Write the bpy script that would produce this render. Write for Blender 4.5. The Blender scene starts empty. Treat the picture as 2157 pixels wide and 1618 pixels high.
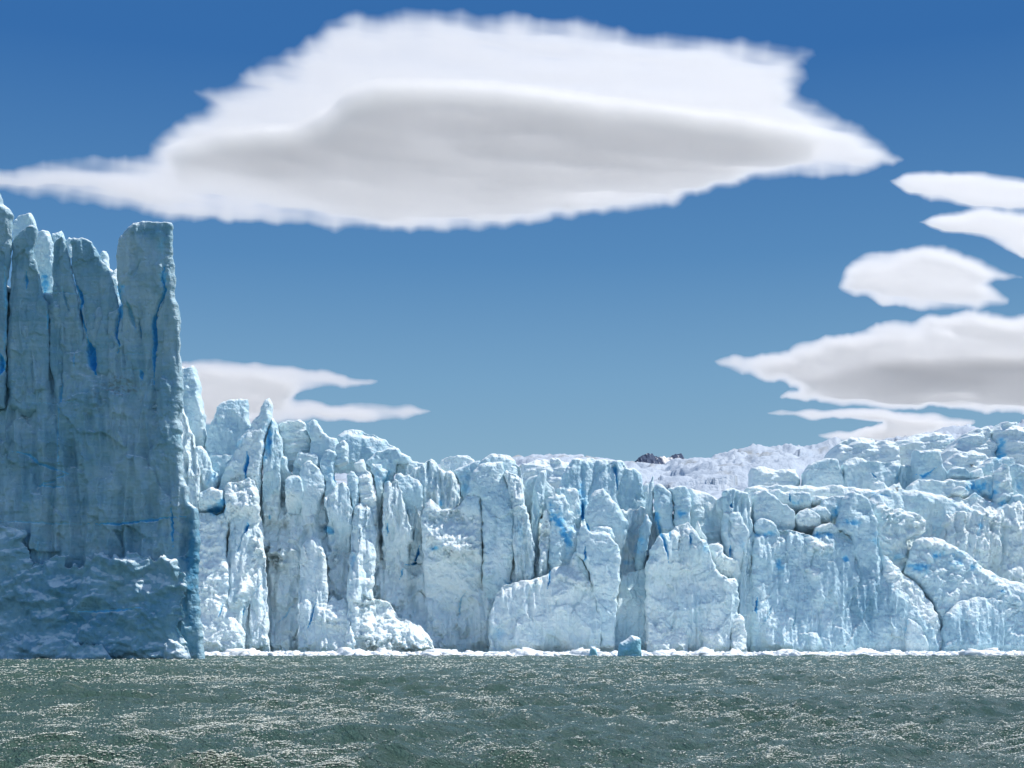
import bpy, math, random
import numpy as np
from mathutils import Vector

SC = bpy.context.scene
C = SC.collection
# ------------------------------------------------------------------ camera
F = 2996.0                      # focal length in photograph pixels (50 mm on 36 mm)
HZ = 1355.0                     # horizon row
CX = 1078.5
CAMZ = 3.0
cam = bpy.data.cameras.new('camera')
cam.lens = 50; cam.sensor_width = 36; cam.sensor_fit = 'HORIZONTAL'
cam.shift_y = (HZ-809.0)/2157.0
cam.clip_start = 0.5; cam.clip_end = 60000
co = bpy.data.objects.new('camera', cam); C.objects.link(co)
co.location = (0, 0, CAMZ); co.rotation_euler = (math.radians(90), 0, 0)
SC.camera = co
SC.render.resolution_x = 1024; SC.render.resolution_y = 768
# ------------------------------------------------------------------ light
ELEV = 60.0; AZ = 73.0          # sun ahead of the camera, to the right
w = bpy.data.worlds.new('World'); SC.world = w; w.use_nodes = True
nt = w.node_tree; nt.nodes.clear()
sky = nt.nodes.new('ShaderNodeTexSky'); sky.sky_type = 'NISHITA'; sky.sun_disc = False
sky.sun_elevation = math.radians(ELEV); sky.sun_rotation = math.radians(AZ)
sky.altitude = 200; sky.air_density = 1.0; sky.dust_density = 0.3; sky.ozone_density = 3.0
hs = nt.nodes.new('ShaderNodeHueSaturation'); hs.inputs['Saturation'].default_value = 1.1
# deep blue ahead of the camera, paler towards the horizon; brighter dome kept behind for fill
tcw = nt.nodes.new('ShaderNodeTexCoord'); sxw = nt.nodes.new('ShaderNodeSeparateXYZ'); nt.links.new(tcw.outputs['Generated'], sxw.inputs[0])
rpw = nt.nodes.new('ShaderNodeValToRGB'); crw = rpw.color_ramp
while len(crw.elements) < 6: crw.elements.new(.5)
for el_, (p_, c_) in zip(crw.elements, [(0, (3.1, 4.8, 5.9)), (.10, (2.6, 4.4, 5.8)), (.18, (1.8, 3.6, 5.6)), (.26, (.95, 2.5, 4.9)), (.38, (.38, 1.50, 4.0)), (.7, (.3, 1.3, 3.6))]):
    el_.position = p_; el_.color = (*[v_/10 for v_ in c_], 1)
nt.links.new(sxw.outputs[2], rpw.inputs[0])
scw = nt.nodes.new('ShaderNodeVectorMath'); scw.operation = 'SCALE'; scw.inputs['Scale'].default_value = 6.8; nt.links.new(rpw.outputs[0], scw.inputs[0])
mrw = nt.nodes.new('ShaderNodeMapRange'); mrw.inputs['From Min'].default_value = -.1; mrw.inputs['From Max'].default_value = .5; nt.links.new(sxw.outputs[1], mrw.inputs['Value'])
mxw = nt.nodes.new('ShaderNodeMix'); mxw.data_type = 'RGBA'
nt.links.new(mrw.outputs[0], mxw.inputs[0]); nt.links.new(hs.outputs[0], mxw.inputs[6]); nt.links.new(scw.outputs[0], mxw.inputs[7])
bg = nt.nodes.new('ShaderNodeBackground'); bg.inputs['Strength'].default_value = 0.15
wo = nt.nodes.new('ShaderNodeOutputWorld')
nt.links.new(sky.outputs[0], hs.inputs['Color']); nt.links.new(mxw.outputs[2], bg.inputs['Color'])
nt.links.new(bg.outputs[0], wo.inputs['Surface'])
sl = bpy.data.lights.new('sun', 'SUN'); sl.energy = 4.9; sl.angle = math.radians(0.5); sl.color = (1.0, 0.96, 0.9)
so = bpy.data.objects.new('sun', sl); C.objects.link(so)
e, a = math.radians(ELEV), math.radians(AZ)
sdir = Vector((math.sin(a)*math.cos(e), math.cos(a)*math.cos(e), math.sin(e)))
so.rotation_euler = sdir.to_track_quat('Z', 'Y').to_euler()
so.location = (200, 300, 500)
SC.view_settings.view_transform = 'Standard'; SC.view_settings.look = 'None'
SC.view_settings.exposure = 0.0; SC.view_settings.gamma = 1.0
SC.cycles.use_denoising = True
SC.cycles.max_bounces = 16; SC.cycles.diffuse_bounces = 4; SC.cycles.volume_bounces = 16
SC.cycles.volume_max_steps = 64
SC.cycles.sample_clamp_indirect = 8

# ------------------------------------------------------------------ numpy noise
_TB = np.random.RandomState(20).rand(512*512).astype(np.float32)
def _h(ix, iy, seed):
    a_ = (ix.astype(np.int32)+(seed*7919) % 511) & 511; b_ = (iy.astype(np.int32)+(seed*104729) % 509) & 511
    return _TB[(a_ << 9) | b_].astype(np.float64)
def perlin(x, y, seed=0):
    ix = np.floor(x); iy = np.floor(y); fx = x-ix; fy = y-iy
    u = fx*fx*fx*(fx*(fx*6-15)+10); v = fy*fy*fy*(fy*(fy*6-15)+10)
    def g(dx, dy):
        t = _h(ix+dx, iy+dy, seed)*2*math.pi
        return np.cos(t)*(fx-dx)+np.sin(t)*(fy-dy)
    return ((g(0,0)*(1-u)+g(1,0)*u)*(1-v)+(g(0,1)*(1-u)+g(1,1)*u)*v)*1.5
def fbm(x, y, seed=0, o=4, gain=.5):
    r = 0; a_ = 1.0
    for k in range(o):
        r = r + a_*perlin(x*2**k+k*17.3, y*2**k-k*9.1, seed+k); a_ *= gain
    return r
def cells(x, y, seed):
    ix = np.floor(x); iy = np.floor(y)
    for dx in (-1, 0, 1):
        for dy in (-1, 0, 1):
            jx = ix+dx; jy = iy+dy
            px = jx+.5+(_h(jx, jy, seed)-.5)*.95; py = jy+.5+(_h(jx, jy, seed+1)-.5)*.95
            yield jx, jy, x-px, y-py
def facet(x, y, seed):          # upper envelope of random planes: fracture facets
    best = np.full(x.shape, -9.0)
    for jx, jy, ax, ay in cells(x, y, seed):
        gx = (_h(jx, jy, seed+2)-.5)*1.7; gy = (_h(jx, jy, seed+3)-.5)*1.3
        h = _h(jx, jy, seed+4)*.9
        best = np.maximum(best, h+gx*ax+gy*ay-.75*np.maximum(np.abs(ax), np.abs(ay))-.25*(ax*ax+ay*ay))
    return best
def step_facet(x, y, seed):     # nearest-site planes: broken steps
    bd = np.full(x.shape, 99.0); val = np.zeros(x.shape)
    for jx, jy, ax, ay in cells(x, y, seed):
        dd = ax*ax+ay*ay
        v = (_h(jx, jy, seed+2)-.5)*1.2*ax+(_h(jx, jy, seed+3)-.5)*1.2*ay+_h(jx, jy, seed+4)-.5
        m = dd < bd; bd = np.where(m, dd, bd); val = np.where(m, v, val)
    return val
def chunk(x, y, seed):          # angular rubble lumps
    best = np.full(x.shape, -9.0)
    for jx, jy, ax, ay in cells(x, y, seed):
        t = _h(jx, jy, seed+2)*6.28; c, s = np.cos(t), np.sin(t)
        bx = (c*ax+s*ay)*(1+.8*_h(jx, jy, seed+3)); by = (-s*ax+c*ay)
        r = .25+.5*_h(jx, jy, seed+4)
        best = np.maximum(best, r-.75*np.maximum(np.abs(bx), np.abs(by))-.6*(bx*bx+by*by))
    return np.maximum(best, -.25)
def sm(x, a_, b_):
    t = np.clip((x-a_)/(b_-a_), 0, 1); return t*t*(3-2*t)

# ------------------------------------------------------------------ tracing space -> world
REG = {0: (0, 0, 1.0), 1: (0, 380, 3.112), 2: (0, 880, 2.996), 3: (370, 740, 3.922), 4: (400, 1050, 4.314),
       5: (850, 930, 3.302), 6: (1150, 930, 3.302), 7: (1600, 870, 2.943), 8: (640, 920, 5.992), 9: (1580, 880, 5.992), 10: (1860, 870, 7.257)}
def conv(reg, pts):
    ox, oy, k = REG[reg]
    return [(ox+p[0]/k, oy+p[1]/k) for p in pts]
def W(px, py, d):
    return (px-CX)/F*d, d, CAMZ+(HZ-py)/F*d

# patches and cracks: (region, points, half width px, depth px, blueness)
CRACKS = []
PATCH = []      # (kind, cx, cy, rx, ry, strength, angle) in photo px
def crack(reg, pts, wd, dp, bl=1.0, dr=(0, 999)): CRACKS.append((np.array(conv(reg, pts), float), wd, dp, bl, dr))
def patch(kind, reg, x, y, rx, ry, st=1.0, ang=0, dr=(0, 999)):
    ox, oy, k = REG[reg]
    if kind == 'blue': rx *= 1.3; ry *= 1.3
    PATCH.append((kind, ox+x/k, oy+y/k, rx/k, ry/k, st, math.radians(ang), dr))

def seg_closest(X, Y, P, Q):
    """closest points of a closed/open chain of segments P->Q; returns dist, cx, cy"""
    bd = np.full(X.shape, 1e18); bx = np.zeros(X.shape); by = np.zeros(X.shape)
    for (x0, y0), (x1, y1) in zip(P, Q):
        dx, dy = x1-x0, y1-y0; L = dx*dx+dy*dy+1e-12
        t = np.clip(((X-x0)*dx+(Y-y0)*dy)/L, 0, 1)
        qx = x0+t*dx; qy = y0+t*dy; dd = (X-qx)**2+(Y-qy)**2
        m = dd < bd; bd = np.where(m, dd, bd); bx = np.where(m, qx, bx); by = np.where(m, qy, by)
    return np.sqrt(bd), bx, by
def grid_outline(us, vs, P, cap):
    """distance to the outline (up to cap), nearest outline point and inside mask, on a regular grid"""
    U, V = np.meshgrid(us, vs); s = us[1]-us[0]
    bd = np.full(U.shape, float(cap*cap)); bx = U.copy(); by = V.copy(); c = np.zeros(U.shape, bool)
    n = len(P)
    for i in range(n):
        x0, y0 = P[i]; x1, y1 = P[(i+1) % n]
        a0 = max(0, int((min(x0, x1)-cap-us[0])/s)); a1 = int((max(x0, x1)+cap-us[0])/s)+2
        b0 = max(0, int((min(y0, y1)-cap-vs[0])/s)); b1 = int((max(y0, y1)+cap-vs[0])/s)+2
        sl = (slice(b0, b1), slice(a0, a1)); X, Y = U[sl], V[sl]
        dx, dy = x1-x0, y1-y0; L = dx*dx+dy*dy+1e-12
        t = np.clip(((X-x0)*dx+(Y-y0)*dy)/L, 0, 1)
        qx = x0+t*dx; qy = y0+t*dy; dd = (X-qx)**2+(Y-qy)**2
        m = dd < bd[sl]; bd[sl][m] = dd[m]; bx[sl][m] = qx[m]; by[sl][m] = qy[m]
        if y0 != y1:
            lo, hi = min(y0, y1), max(y0, y1)
            for rr in range(max(0, int(math.ceil((lo-vs[0])/s))-1), min(len(vs), int((hi-vs[0])/s)+2)):
                if (y0 > vs[rr]) != (y1 > vs[rr]):
                    xi = dx*(vs[rr]-y0)/dy+x0; c[rr, :max(0, int(np.searchsorted(us, xi)))] ^= True
    return U, V, np.sqrt(bd), bx, by, c
def inside(X, Y, P):
    c = np.zeros(X.shape, bool); n = len(P)
    for i in range(n):
        x0, y0 = P[i]; x1, y1 = P[(i+1) % n]
        if y0 == y1: continue
        m = ((y0 > Y) != (y1 > Y)) & (X < (x1-x0)*(Y-y0)/(y1-y0)+x0)
        c ^= m
    return c
def rough_outline(P, stepl, jit, seed, keep_y=None, wave=24.0):
    P = np.array(P, float); out = []
    n = len(P); s = 0.0
    for i in range(n):
        p, q = P[i], P[(i+1) % n]; L = np.hypot(*(q-p)); m = max(1, int(round(L/stepl)))
        nx, ny = -(q-p)[1]/max(L, 1e-6), (q-p)[0]/max(L, 1e-6)
        for k in range(m):
            t = k/m; c = p+(q-p)*t; u = np.array([s+L*t])
            j = 1.5*jit*(fbm(u/wave, u*0+seed*.37, seed, 4, .68)[0])
            if keep_y is not None and c[1] > keep_y: j = 0
            out.append((c[0]+nx*j, c[1]+ny*j))
        s += L
    out = np.array(out)
    pr = np.roll(out, 1, 0); nx_ = np.roll(out, -1, 0)
    return out*.8+pr*.1+nx_*.1

def grid_mesh(name, V, Fq, mat, attr=None, parent=None, smooth=True):
    me = bpy.data.meshes.new(name)
    V = np.asarray(V, np.float32); Fq = np.asarray(Fq, np.int32)
    me.vertices.add(len(V)); me.vertices.foreach_set('co', V.ravel())
    me.loops.add(Fq.size); me.loops.foreach_set('vertex_index', Fq.ravel())
    k = Fq.shape[1]
    me.polygons.add(len(Fq)); me.polygons.foreach_set('loop_start', np.arange(0, Fq.size, k, dtype=np.int32))
    try: me.polygons.foreach_set('loop_total', np.full(len(Fq), k, np.int32))
    except Exception: pass
    me.update(calc_edges=True)
    if attr is not None:
        at = me.attributes.new('ice', 'FLOAT_COLOR', 'POINT')
        at.data.foreach_set('color', np.asarray(attr, np.float32).ravel())
    if smooth: me.polygons.foreach_set('use_smooth', np.ones(len(Fq), bool))
    me.materials.append(mat); me.validate()
    o = bpy.data.objects.new(name, me); C.objects.link(o)
    if parent: o.parent = parent
    return o
def tag(o, label=None, cat=None, group=None, kind=None):
    if label: o['label'] = label
    if cat: o['category'] = cat
    if group: o['group'] = group
    if kind: o['kind'] = kind
    return o

STY = {
 'block':  [('F', 55, 60, 13), ('K', 30, 34, 6), ('K', 12, 13, 2.6), ('P', 18, 18, 2.0), ('P', 5, 4, .8)],
 'tower':  [('F', 34, 95, 15), ('V', 16, 90, 10), ('K', 20, 40, 5), ('K', 9, 16, 2.4), ('P', 7, 9, 1.2), ('P', 3, 3, .5)],
 'wall':   [('P', 170, 260, 34), ('F', 62, 170, 34), ('V', 34, 260, 13), ('V', 13, 120, 5), ('K', 46, 80, 16), ('K', 24, 30, 8), ('K', 12, 15, 3.5), ('K', 8, 10, 2), ('P', 12, 22, 2.2), ('P', 4, 5, .8)],
 'cliff':  [('F', 90, 170, 16), ('V', 46, 300, 18), ('K', 64, 90, 13), ('K', 26, 24, 4), ('K', 11, 9, 1.0), ('S', 160, 5, .5), ('P', 16, 10, 1.4), ('P', 4, 3, .7)],
 'heap':   [('P', 70, 60, 16), ('C', 58, 50, 26), ('C', 30, 27, 15), ('C', 15, 14, 5), ('P', 9, 9, 2.5)],
 'rubble': [('P', 40, 40, 12), ('C', 26, 26, 13), ('C', 13, 13, 10), ('C', 6, 6.5, 5.5), ('C', 3.4, 3.4, 2.2)],
 'snow':   [('P', 50, 22, 9), ('S', 60, 9, 4.0), ('F', 40, 26, 8), ('K', 18, 10, 2.5), ('P', 6, 4, 1.2)],
 'smooth': [('P', 40, 60, 7), ('F', 70, 80, 10), ('K', 30, 26, 1.6), ('S', 120, 6, .7), ('P', 8, 8, .8)],
}
def relief(U, V, style, seed, amp):
    r = np.zeros(U.shape)
    wu = U+14*perlin(U/60, V/60, seed+50)+3*perlin(U/15, V/15, seed+52); wv = V+14*perlin(U/60, V/60, seed+51)+3*perlin(U/15, V/15, seed+53)
    for k, (t, su, sv, am) in enumerate(STY[style]):
        s = seed*7+k*31
        if t == 'F': f = facet(wu/su, wv/sv, s)-.3
        elif t == 'K': f = step_facet(wu/su, wv/sv, s)
        elif t == 'P': f = fbm(U/su, V/sv, s, 3)
        elif t == 'V': f = .5-np.abs(fbm((U+6*perlin(U/50, V/150, s+5))/su, V/sv, s, 3))*1.6
        elif t == 'C': f = chunk((wu+.5*wv)/su, (wv-.3*wu)/sv, s)*np.clip(.9+1.2*perlin(U/(su*3.1), V/(sv*2.7), s+9), .15, 2)
        elif t == 'S': f = fbm((U+wu)/2/su, (V+.1*U)/sv, s, 3, .6)
        r = r+am*f
    return r*amp

WALLD = 427.0
def slab(name, reg, pts, d, fade=False, T=13, Tb=40, R=6.5, s=1.8, jit=2.0, style='block', Rb=None, ew=4, lean=.09, yaw=0.0, tone=.3, amp=1.0, seed=None,
         parent=None, mat=None, pw=.5, off=(0, 0), label=None, cat=None, group=None, k=1.0, bulge=0.0):
    global _seed
    _seed += 1
    seed = seed or _seed
    pts = conv(reg, pts) if reg is not None else pts
    wl = HZ+(CAMZ+2.0)*F/d
    pts = [(x+off[0], (wl if y > 1362 else y+off[1])) for x, y in pts]
    ya, yz = min(p[1] for p in pts), max(p[1] for p in pts)
    if fade and yz < 1340:
        ex = min(85, .5*(yz-ya), 1330-yz)
        pts = [(x, y+ex*max(0, (y-ya-.55*(yz-ya))/(.45*(yz-ya)))) for x, y in pts]
    P = rough_outline(pts, 3.0, jit, seed, 1362)
    x0, y0 = P.min(0)-2*s; x1, y1 = P.max(0)+2*s
    us = np.arange(x0, x1+s, s); vs = np.arange(y0, y1+s, s)
    U, V, dist, qx, qy, ins = grid_outline(us, vs, P, max(64, (Rb or 0)*.7, R+4))
    sd = np.where(ins, dist, -dist)
    cellin = ins[:-1, :-1] | ins[1:, :-1] | ins[:-1, 1:] | ins[1:, 1:]
    snap = sd < .35*s
    U2 = np.where(snap, qx, U); V2 = np.where(snap, qy, V)
    sdc = np.where(snap, 0, sd)
    t = np.clip(sdc/(R*(np.clip(1+.9*perlin(U/26, V/26, seed+70), .3, 2) if parent is None else 1)), 0, 1); prof = (1-(1-t)**2)**pw
    we = sm(sdc, 0, ew); tb = np.clip(sdc/(Rb or R), 0, 1); profb = (1-(1-tb)**2)**pw
    ymid = float(np.mean([p[1] for p in pts])); xm = 430 if yaw == -.1201 else (x0+x1)/2
    yb = max(p[1] for p in pts)
    rel = relief(U2, V2, style, seed, amp)
    blue = np.zeros(U.shape); dirt = np.zeros(U.shape); tn = np.full(U.shape, float(tone))
    for kind, cx, cy, rx, ry, st, an, dr in PATCH:
        if not dr[0] <= d <= dr[1]: continue
        if cx+max(rx, ry)*1.6 < x0 or cx-max(rx, ry)*1.6 > x1 or cy+max(rx, ry)*1.6 < y0 or cy-max(rx, ry)*1.6 > y1: continue
        c_, s_ = math.cos(an), math.sin(an)
        a1 = ((U2-cx)*c_+(V2-cy)*s_)/rx; a2 = (-(U2-cx)*s_+(V2-cy)*c_)/ry
        rr = np.sqrt(a1*a1+a2*a2)+.6*fbm(U2/16, V2/16, 77, 4, .6)
        rr = rr if kind == 'blue' else (rr-.3*fbm(U2/16, V2/16, 77, 4, .6))
        m = (1-sm(rr, -.25, 1.25))*st*.95 if kind in ('blue', 'tone') else (1-sm(rr, .5, 1.15))*st
        if kind == 'blue': blue = np.maximum(blue, m); rel = rel-m*3
        elif kind == 'dirt': dirt = np.maximum(dirt, m*sm(fbm(U2/9, V2/6, 99, 3), -.15, .45))
        elif kind == 'tone': tn = tn+m*1.0
        elif kind == 'rub':
            ru = relief(U2, V2, 'rubble', 900, .7)
            rel = rel*(1-.7*m)+(ru+8+.75*np.clip(V2-cy, -ry*1.2, ry*1.2))*m; tn = tn*(1-np.clip(m, 0, 1))
        elif kind == 'hole': rel = rel-m*26; blue = np.maximum(blue, m)
        elif kind == 'bulge': rel = rel+m*22
    for cp, wd, dp, bl, dr in CRACKS:
        if not dr[0] <= d <= dr[1]: continue
        if cp[:, 0].max()+wd < x0 or cp[:, 0].min()-wd > x1 or cp[:, 1].max()+wd < y0 or cp[:, 1].min()-wd > y1: continue
        jx = U2+1.6*fbm(U2/9, V2/9, 41, 2); jy = V2+1.6*fbm(U2/9, V2/9, 43, 2)
        dd, cx_, cy_ = seg_closest(jx, jy, cp[:-1], cp[1:])
        # taper toward both ends
        e0 = np.hypot(cx_-cp[0, 0], cy_-cp[0, 1]); e1 = np.hypot(cx_-cp[-1, 0], cy_-cp[-1, 1])
        L = np.hypot(*(cp[-1]-cp[0]))+1e-6
        ta = np.clip(np.minimum(e0, e1)/(.3*L), .25, 1)
        m = 1-sm(dd/(wd*ta), .35, 1.0)
        rel = rel-m*dp*ta; blue = np.maximum(blue, m*bl)
    if yb > 1365: rel = rel-7*sm(V2, wl-34, wl-18)*(1+.6*fbm(U2/30, V2/30, 5, 2))
    base = lean*np.maximum(yb-V2, 0)+yaw*(U2-xm)+(-.12*(U2-430) if parent is not None and yaw == 0 else 0)
    m_ = d/F
    if fade and yb < 1362:
        hh = min(.8*(yb-y0), 210.0)
        tgt = (WALLD-d)/m_+T+10+.37*(1384-yb)
        base = base+tgt*sm(V2, yb-hh, yb-4)**1.5
    fy = d+m_*(base-T*k*prof-rel*we-bulge*sm(sdc, 0, 60))
    by_ = d+m_*(base+Tb*profb+2.5*we*fbm(U2/12, V2/12, seed+9, 3))
    used = np.zeros(U.shape, bool)
    used[:-1, :-1] |= cellin; used[1:, :-1] |= cellin; used[:-1, 1:] |= cellin; used[1:, 1:] |= cellin
    bd = used & snap
    idf = -np.ones(U.shape, int); nf = used.sum(); idf[used] = np.arange(nf)
    idb = idf.copy(); nb = used & ~bd; idb[nb] = nf+np.arange(nb.sum())
    m2 = (d+m_*base)/F          # the outline lies on the slab's own slanted plane
    X = (U2-CX)*m2; Z = CAMZ+(HZ-V2)*m2
    # snapped boundary shares one depth for both sheets
    yf = np.where(bd, d+m_*base, fy)
    Vf = np.stack([X[used], yf[used], Z[used]], 1); Vb = np.stack([X[nb], by_[nb], Z[nb]], 1)
    A = np.stack([blue, dirt, tn, np.ones(U.shape)], 2)
    ci = np.argwhere(cellin); i, j = ci[:, 0], ci[:, 1]
    qf = np.stack([idf[i, j], idf[i+1, j], idf[i+1, j+1], idf[i, j+1]], 1)
    qb = np.stack([idb[i, j], idb[i, j+1], idb[i+1, j+1], idb[i+1, j]], 1)
    allb = (bd[i, j] & bd[i+1, j] & bd[i+1, j+1] & bd[i, j+1])
    Q = np.vstack([qf[~allb], qb[~allb]])
    o = grid_mesh(name, np.vstack([Vf, Vb]), Q, mat or ICE, np.vstack([A[used], A[nb]*np.array([0, 0, 1, 1])]), parent, smooth=style == 'smooth' or parent is not None)
    if label: tag(o, label, cat or name.replace('_', ' '), group)
    return o
_seed = 100

# ------------------------------------------------------------------ materials
def N(t, ty, **kw):
    n = t.nodes.new(ty)
    for k_, v in kw.items():
        if k_ in n.inputs.keys() if hasattr(n.inputs, 'keys') else False: n.inputs[k_].default_value = v
        else: setattr(n, k_, v)
    return n
def ramp(t, src, stops):
    r = t.nodes.new('ShaderNodeValToRGB'); cr = r.color_ramp
    while len(cr.elements) < len(stops): cr.elements.new(.5)
    for el, (p, c) in zip(cr.elements, stops): el.position = p; el.color = (*c, 1) if len(c) == 3 else c
    t.links.new(src, r.inputs[0]); return r.outputs[0]
def mixc(t, f, a_, b_, mode='MIX'):
    m = t.nodes.new('ShaderNodeMix'); m.data_type = 'RGBA'; m.blend_type = mode
    for s_, v in ((m.inputs[0], f), (m.inputs[6], a_), (m.inputs[7], b_)):
        if isinstance(v, (int, float)): s_.default_value = v
        elif isinstance(v, tuple): s_.default_value = (*v, 1)
        else: t.links.new(v, s_)
    return m.outputs[2]
def math_(t, op, a_, b_=0.0):
    m = t.nodes.new('ShaderNodeMath'); m.operation = op
    for s_, v in ((m.inputs[0], a_), (m.inputs[1], b_)):
        if isinstance(v, (int, float)): s_.default_value = v
        else: t.links.new(v, s_)
    return m.outputs[0]
def noise(t, vec, scale, detail=4, rough=.55, dist=0):
    n = t.nodes.new('ShaderNodeTexNoise'); n.inputs['Scale'].default_value = scale; n.inputs['Detail'].default_value = detail
    n.inputs['Roughness'].default_value = rough; n.inputs['Distortion'].default_value = dist
    if vec: t.links.new(vec, n.inputs['Vector'])
    return n.outputs['Fac']
def ice_material(name, white=(.80, .90, .91), pale=(.57, .76, .83), teal=(.24, .44, .56), sss=.25, bumpd=.8, snow=(.85, .90, .89)):
    m = bpy.data.materials.new(name); m.use_nodes = True; t = m.node_tree; b = t.nodes['Principled BSDF']
    at = t.nodes.new('ShaderNodeAttribute'); at.attribute_name = 'ice'
    sp = t.nodes.new('ShaderNodeSeparateColor'); t.links.new(at.outputs['Color'], sp.inputs[0])
    geo = t.nodes.new('ShaderNodeNewGeometry'); pos = geo.outputs['Position']
    blot = noise(t, pos, .09, 5, .6, .6)
    mp = t.nodes.new('ShaderNodeMapping'); mp.inputs['Scale'].default_value = (.05, .05, 1.3); t.links.new(pos, mp.inputs['Vector'])
    stra = noise(t, mp.outputs[0], 1.0, 5, .65, .3)
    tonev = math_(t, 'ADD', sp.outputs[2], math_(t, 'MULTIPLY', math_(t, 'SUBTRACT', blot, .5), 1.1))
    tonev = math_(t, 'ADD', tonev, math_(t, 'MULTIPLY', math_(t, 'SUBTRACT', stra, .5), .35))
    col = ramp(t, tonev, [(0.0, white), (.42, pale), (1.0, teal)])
    # snow lies on what faces up
    sn = t.nodes.new('ShaderNodeSeparateXYZ'); t.links.new(geo.outputs['Normal'], sn.inputs[0])
    snowf = math_(t, 'MULTIPLY', ramp(t, math_(t, 'ADD', sn.outputs[2], math_(t, 'MULTIPLY', math_(t, 'SUBTRACT', noise(t, pos, .6, 3), .5), .5)), [(.45, (0, 0, 0)), (.8, (1, 1, 1))]), .8)
    col = mixc(t, snowf, col, snow)
    # fine grey silt flecks
    fl = ramp(t, noise(t, pos, .8, 6, .7), [(.60, (0, 0, 0)), (.74, (1, 1, 1))])
    col = mixc(t, math_(t, 'MULTIPLY', fl, .2), col, (.36, .44, .50))
    col = mixc(t, sp.outputs[1], col, (.20, .19, .15))
    bl = ramp(t, sp.outputs[0], [(0, (.52, .78, .88)), (.5, (.24, .62, .86)), (1, (.05, .38, .76))])
    col = mixc(t, ramp(t, sp.outputs[0], [(0, (0, 0, 0)), (.6, (1, 1, 1))]), col, bl)
    t.links.new(col, b.inputs['Base Color'])
    b.inputs['Roughness'].default_value = .62; b.inputs['Specular IOR Level'].default_value = .2
    if sss:
        b.subsurface_method = 'BURLEY' if hasattr(b, 'subsurface_method') else b.subsurface_method
        b.inputs['Subsurface Weight'].default_value = sss*.7
        b.inputs['Subsurface Radius'].default_value = (.3, .75, 1.0); b.inputs['Subsurface Scale'].default_value = .45
    bu = t.nodes.new('ShaderNodeBump'); bu.inputs['Strength'].default_value = bumpd; bu.inputs['Distance'].default_value = .6
    wv_ = t.nodes.new('ShaderNodeVectorMath'); wv_.operation = 'ADD'
    nz_ = t.nodes.new('ShaderNodeTexNoise'); nz_.inputs['Scale'].default_value = .25; nz_.inputs['Detail'].default_value = 4; t.links.new(pos, nz_.inputs['Vector'])
    sv_ = t.nodes.new('ShaderNodeVectorMath'); sv_.operation = 'SCALE'; sv_.inputs['Scale'].default_value = 4.0; t.links.new(nz_.outputs['Color'], sv_.inputs[0])
    t.links.new(pos, wv_.inputs[0]); t.links.new(sv_.outputs[0], wv_.inputs[1])
    hgt = math_(t, 'ADD', noise(t, pos, .9, 6, .62), math_(t, 'MULTIPLY', stra, .5))
    for vs_, vz_, va_ in ((.30, .45, 2.2), (.95, .6, .9)):
        mv_ = t.nodes.new('ShaderNodeMapping'); mv_.inputs['Scale'].default_value = (1, 1, vz_); t.links.new(wv_.outputs[0], mv_.inputs['Vector'])
        vo_ = t.nodes.new('ShaderNodeTexVoronoi'); vo_.feature = 'DISTANCE_TO_EDGE'; vo_.inputs['Scale'].default_value = vs_; t.links.new(mv_.outputs[0], vo_.inputs['Vector'])
        hgt = math_(t, 'ADD', hgt, math_(t, 'MULTIPLY', math_(t, 'MINIMUM', vo_.outputs['Distance'], .22), va_))
    t.links.new(hgt, bu.inputs['Height']); t.links.new(bu.outputs[0], b.inputs['Normal'])
    return m
ICE = ice_material('glacier_ice')
FIELDICE = ice_material('dimmed_field_snow', (.54, .61, .69), (.38, .48, .60), (.28, .42, .56), 0, .8, (.49, .55, .62))  # silt-grey snow, also darkened to carry the field's soft dim light
CLIFFICE = ice_material('old_shaded_cliff_ice', (.58, .70, .75), (.29, .48, .57), (.08, .28, .44), .25, .7)  # older, denser ice, also darkened by shade put into the colour
BERGICE = ice_material('berg_ice', (.85, .89, .9), (.45, .72, .80), (.14, .48, .60), .3, .3)
BRASH = ice_material('brash_ice_material', (.92, .93, .94), (.84, .88, .91), (.6, .74, .8), 0, .3)

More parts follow.
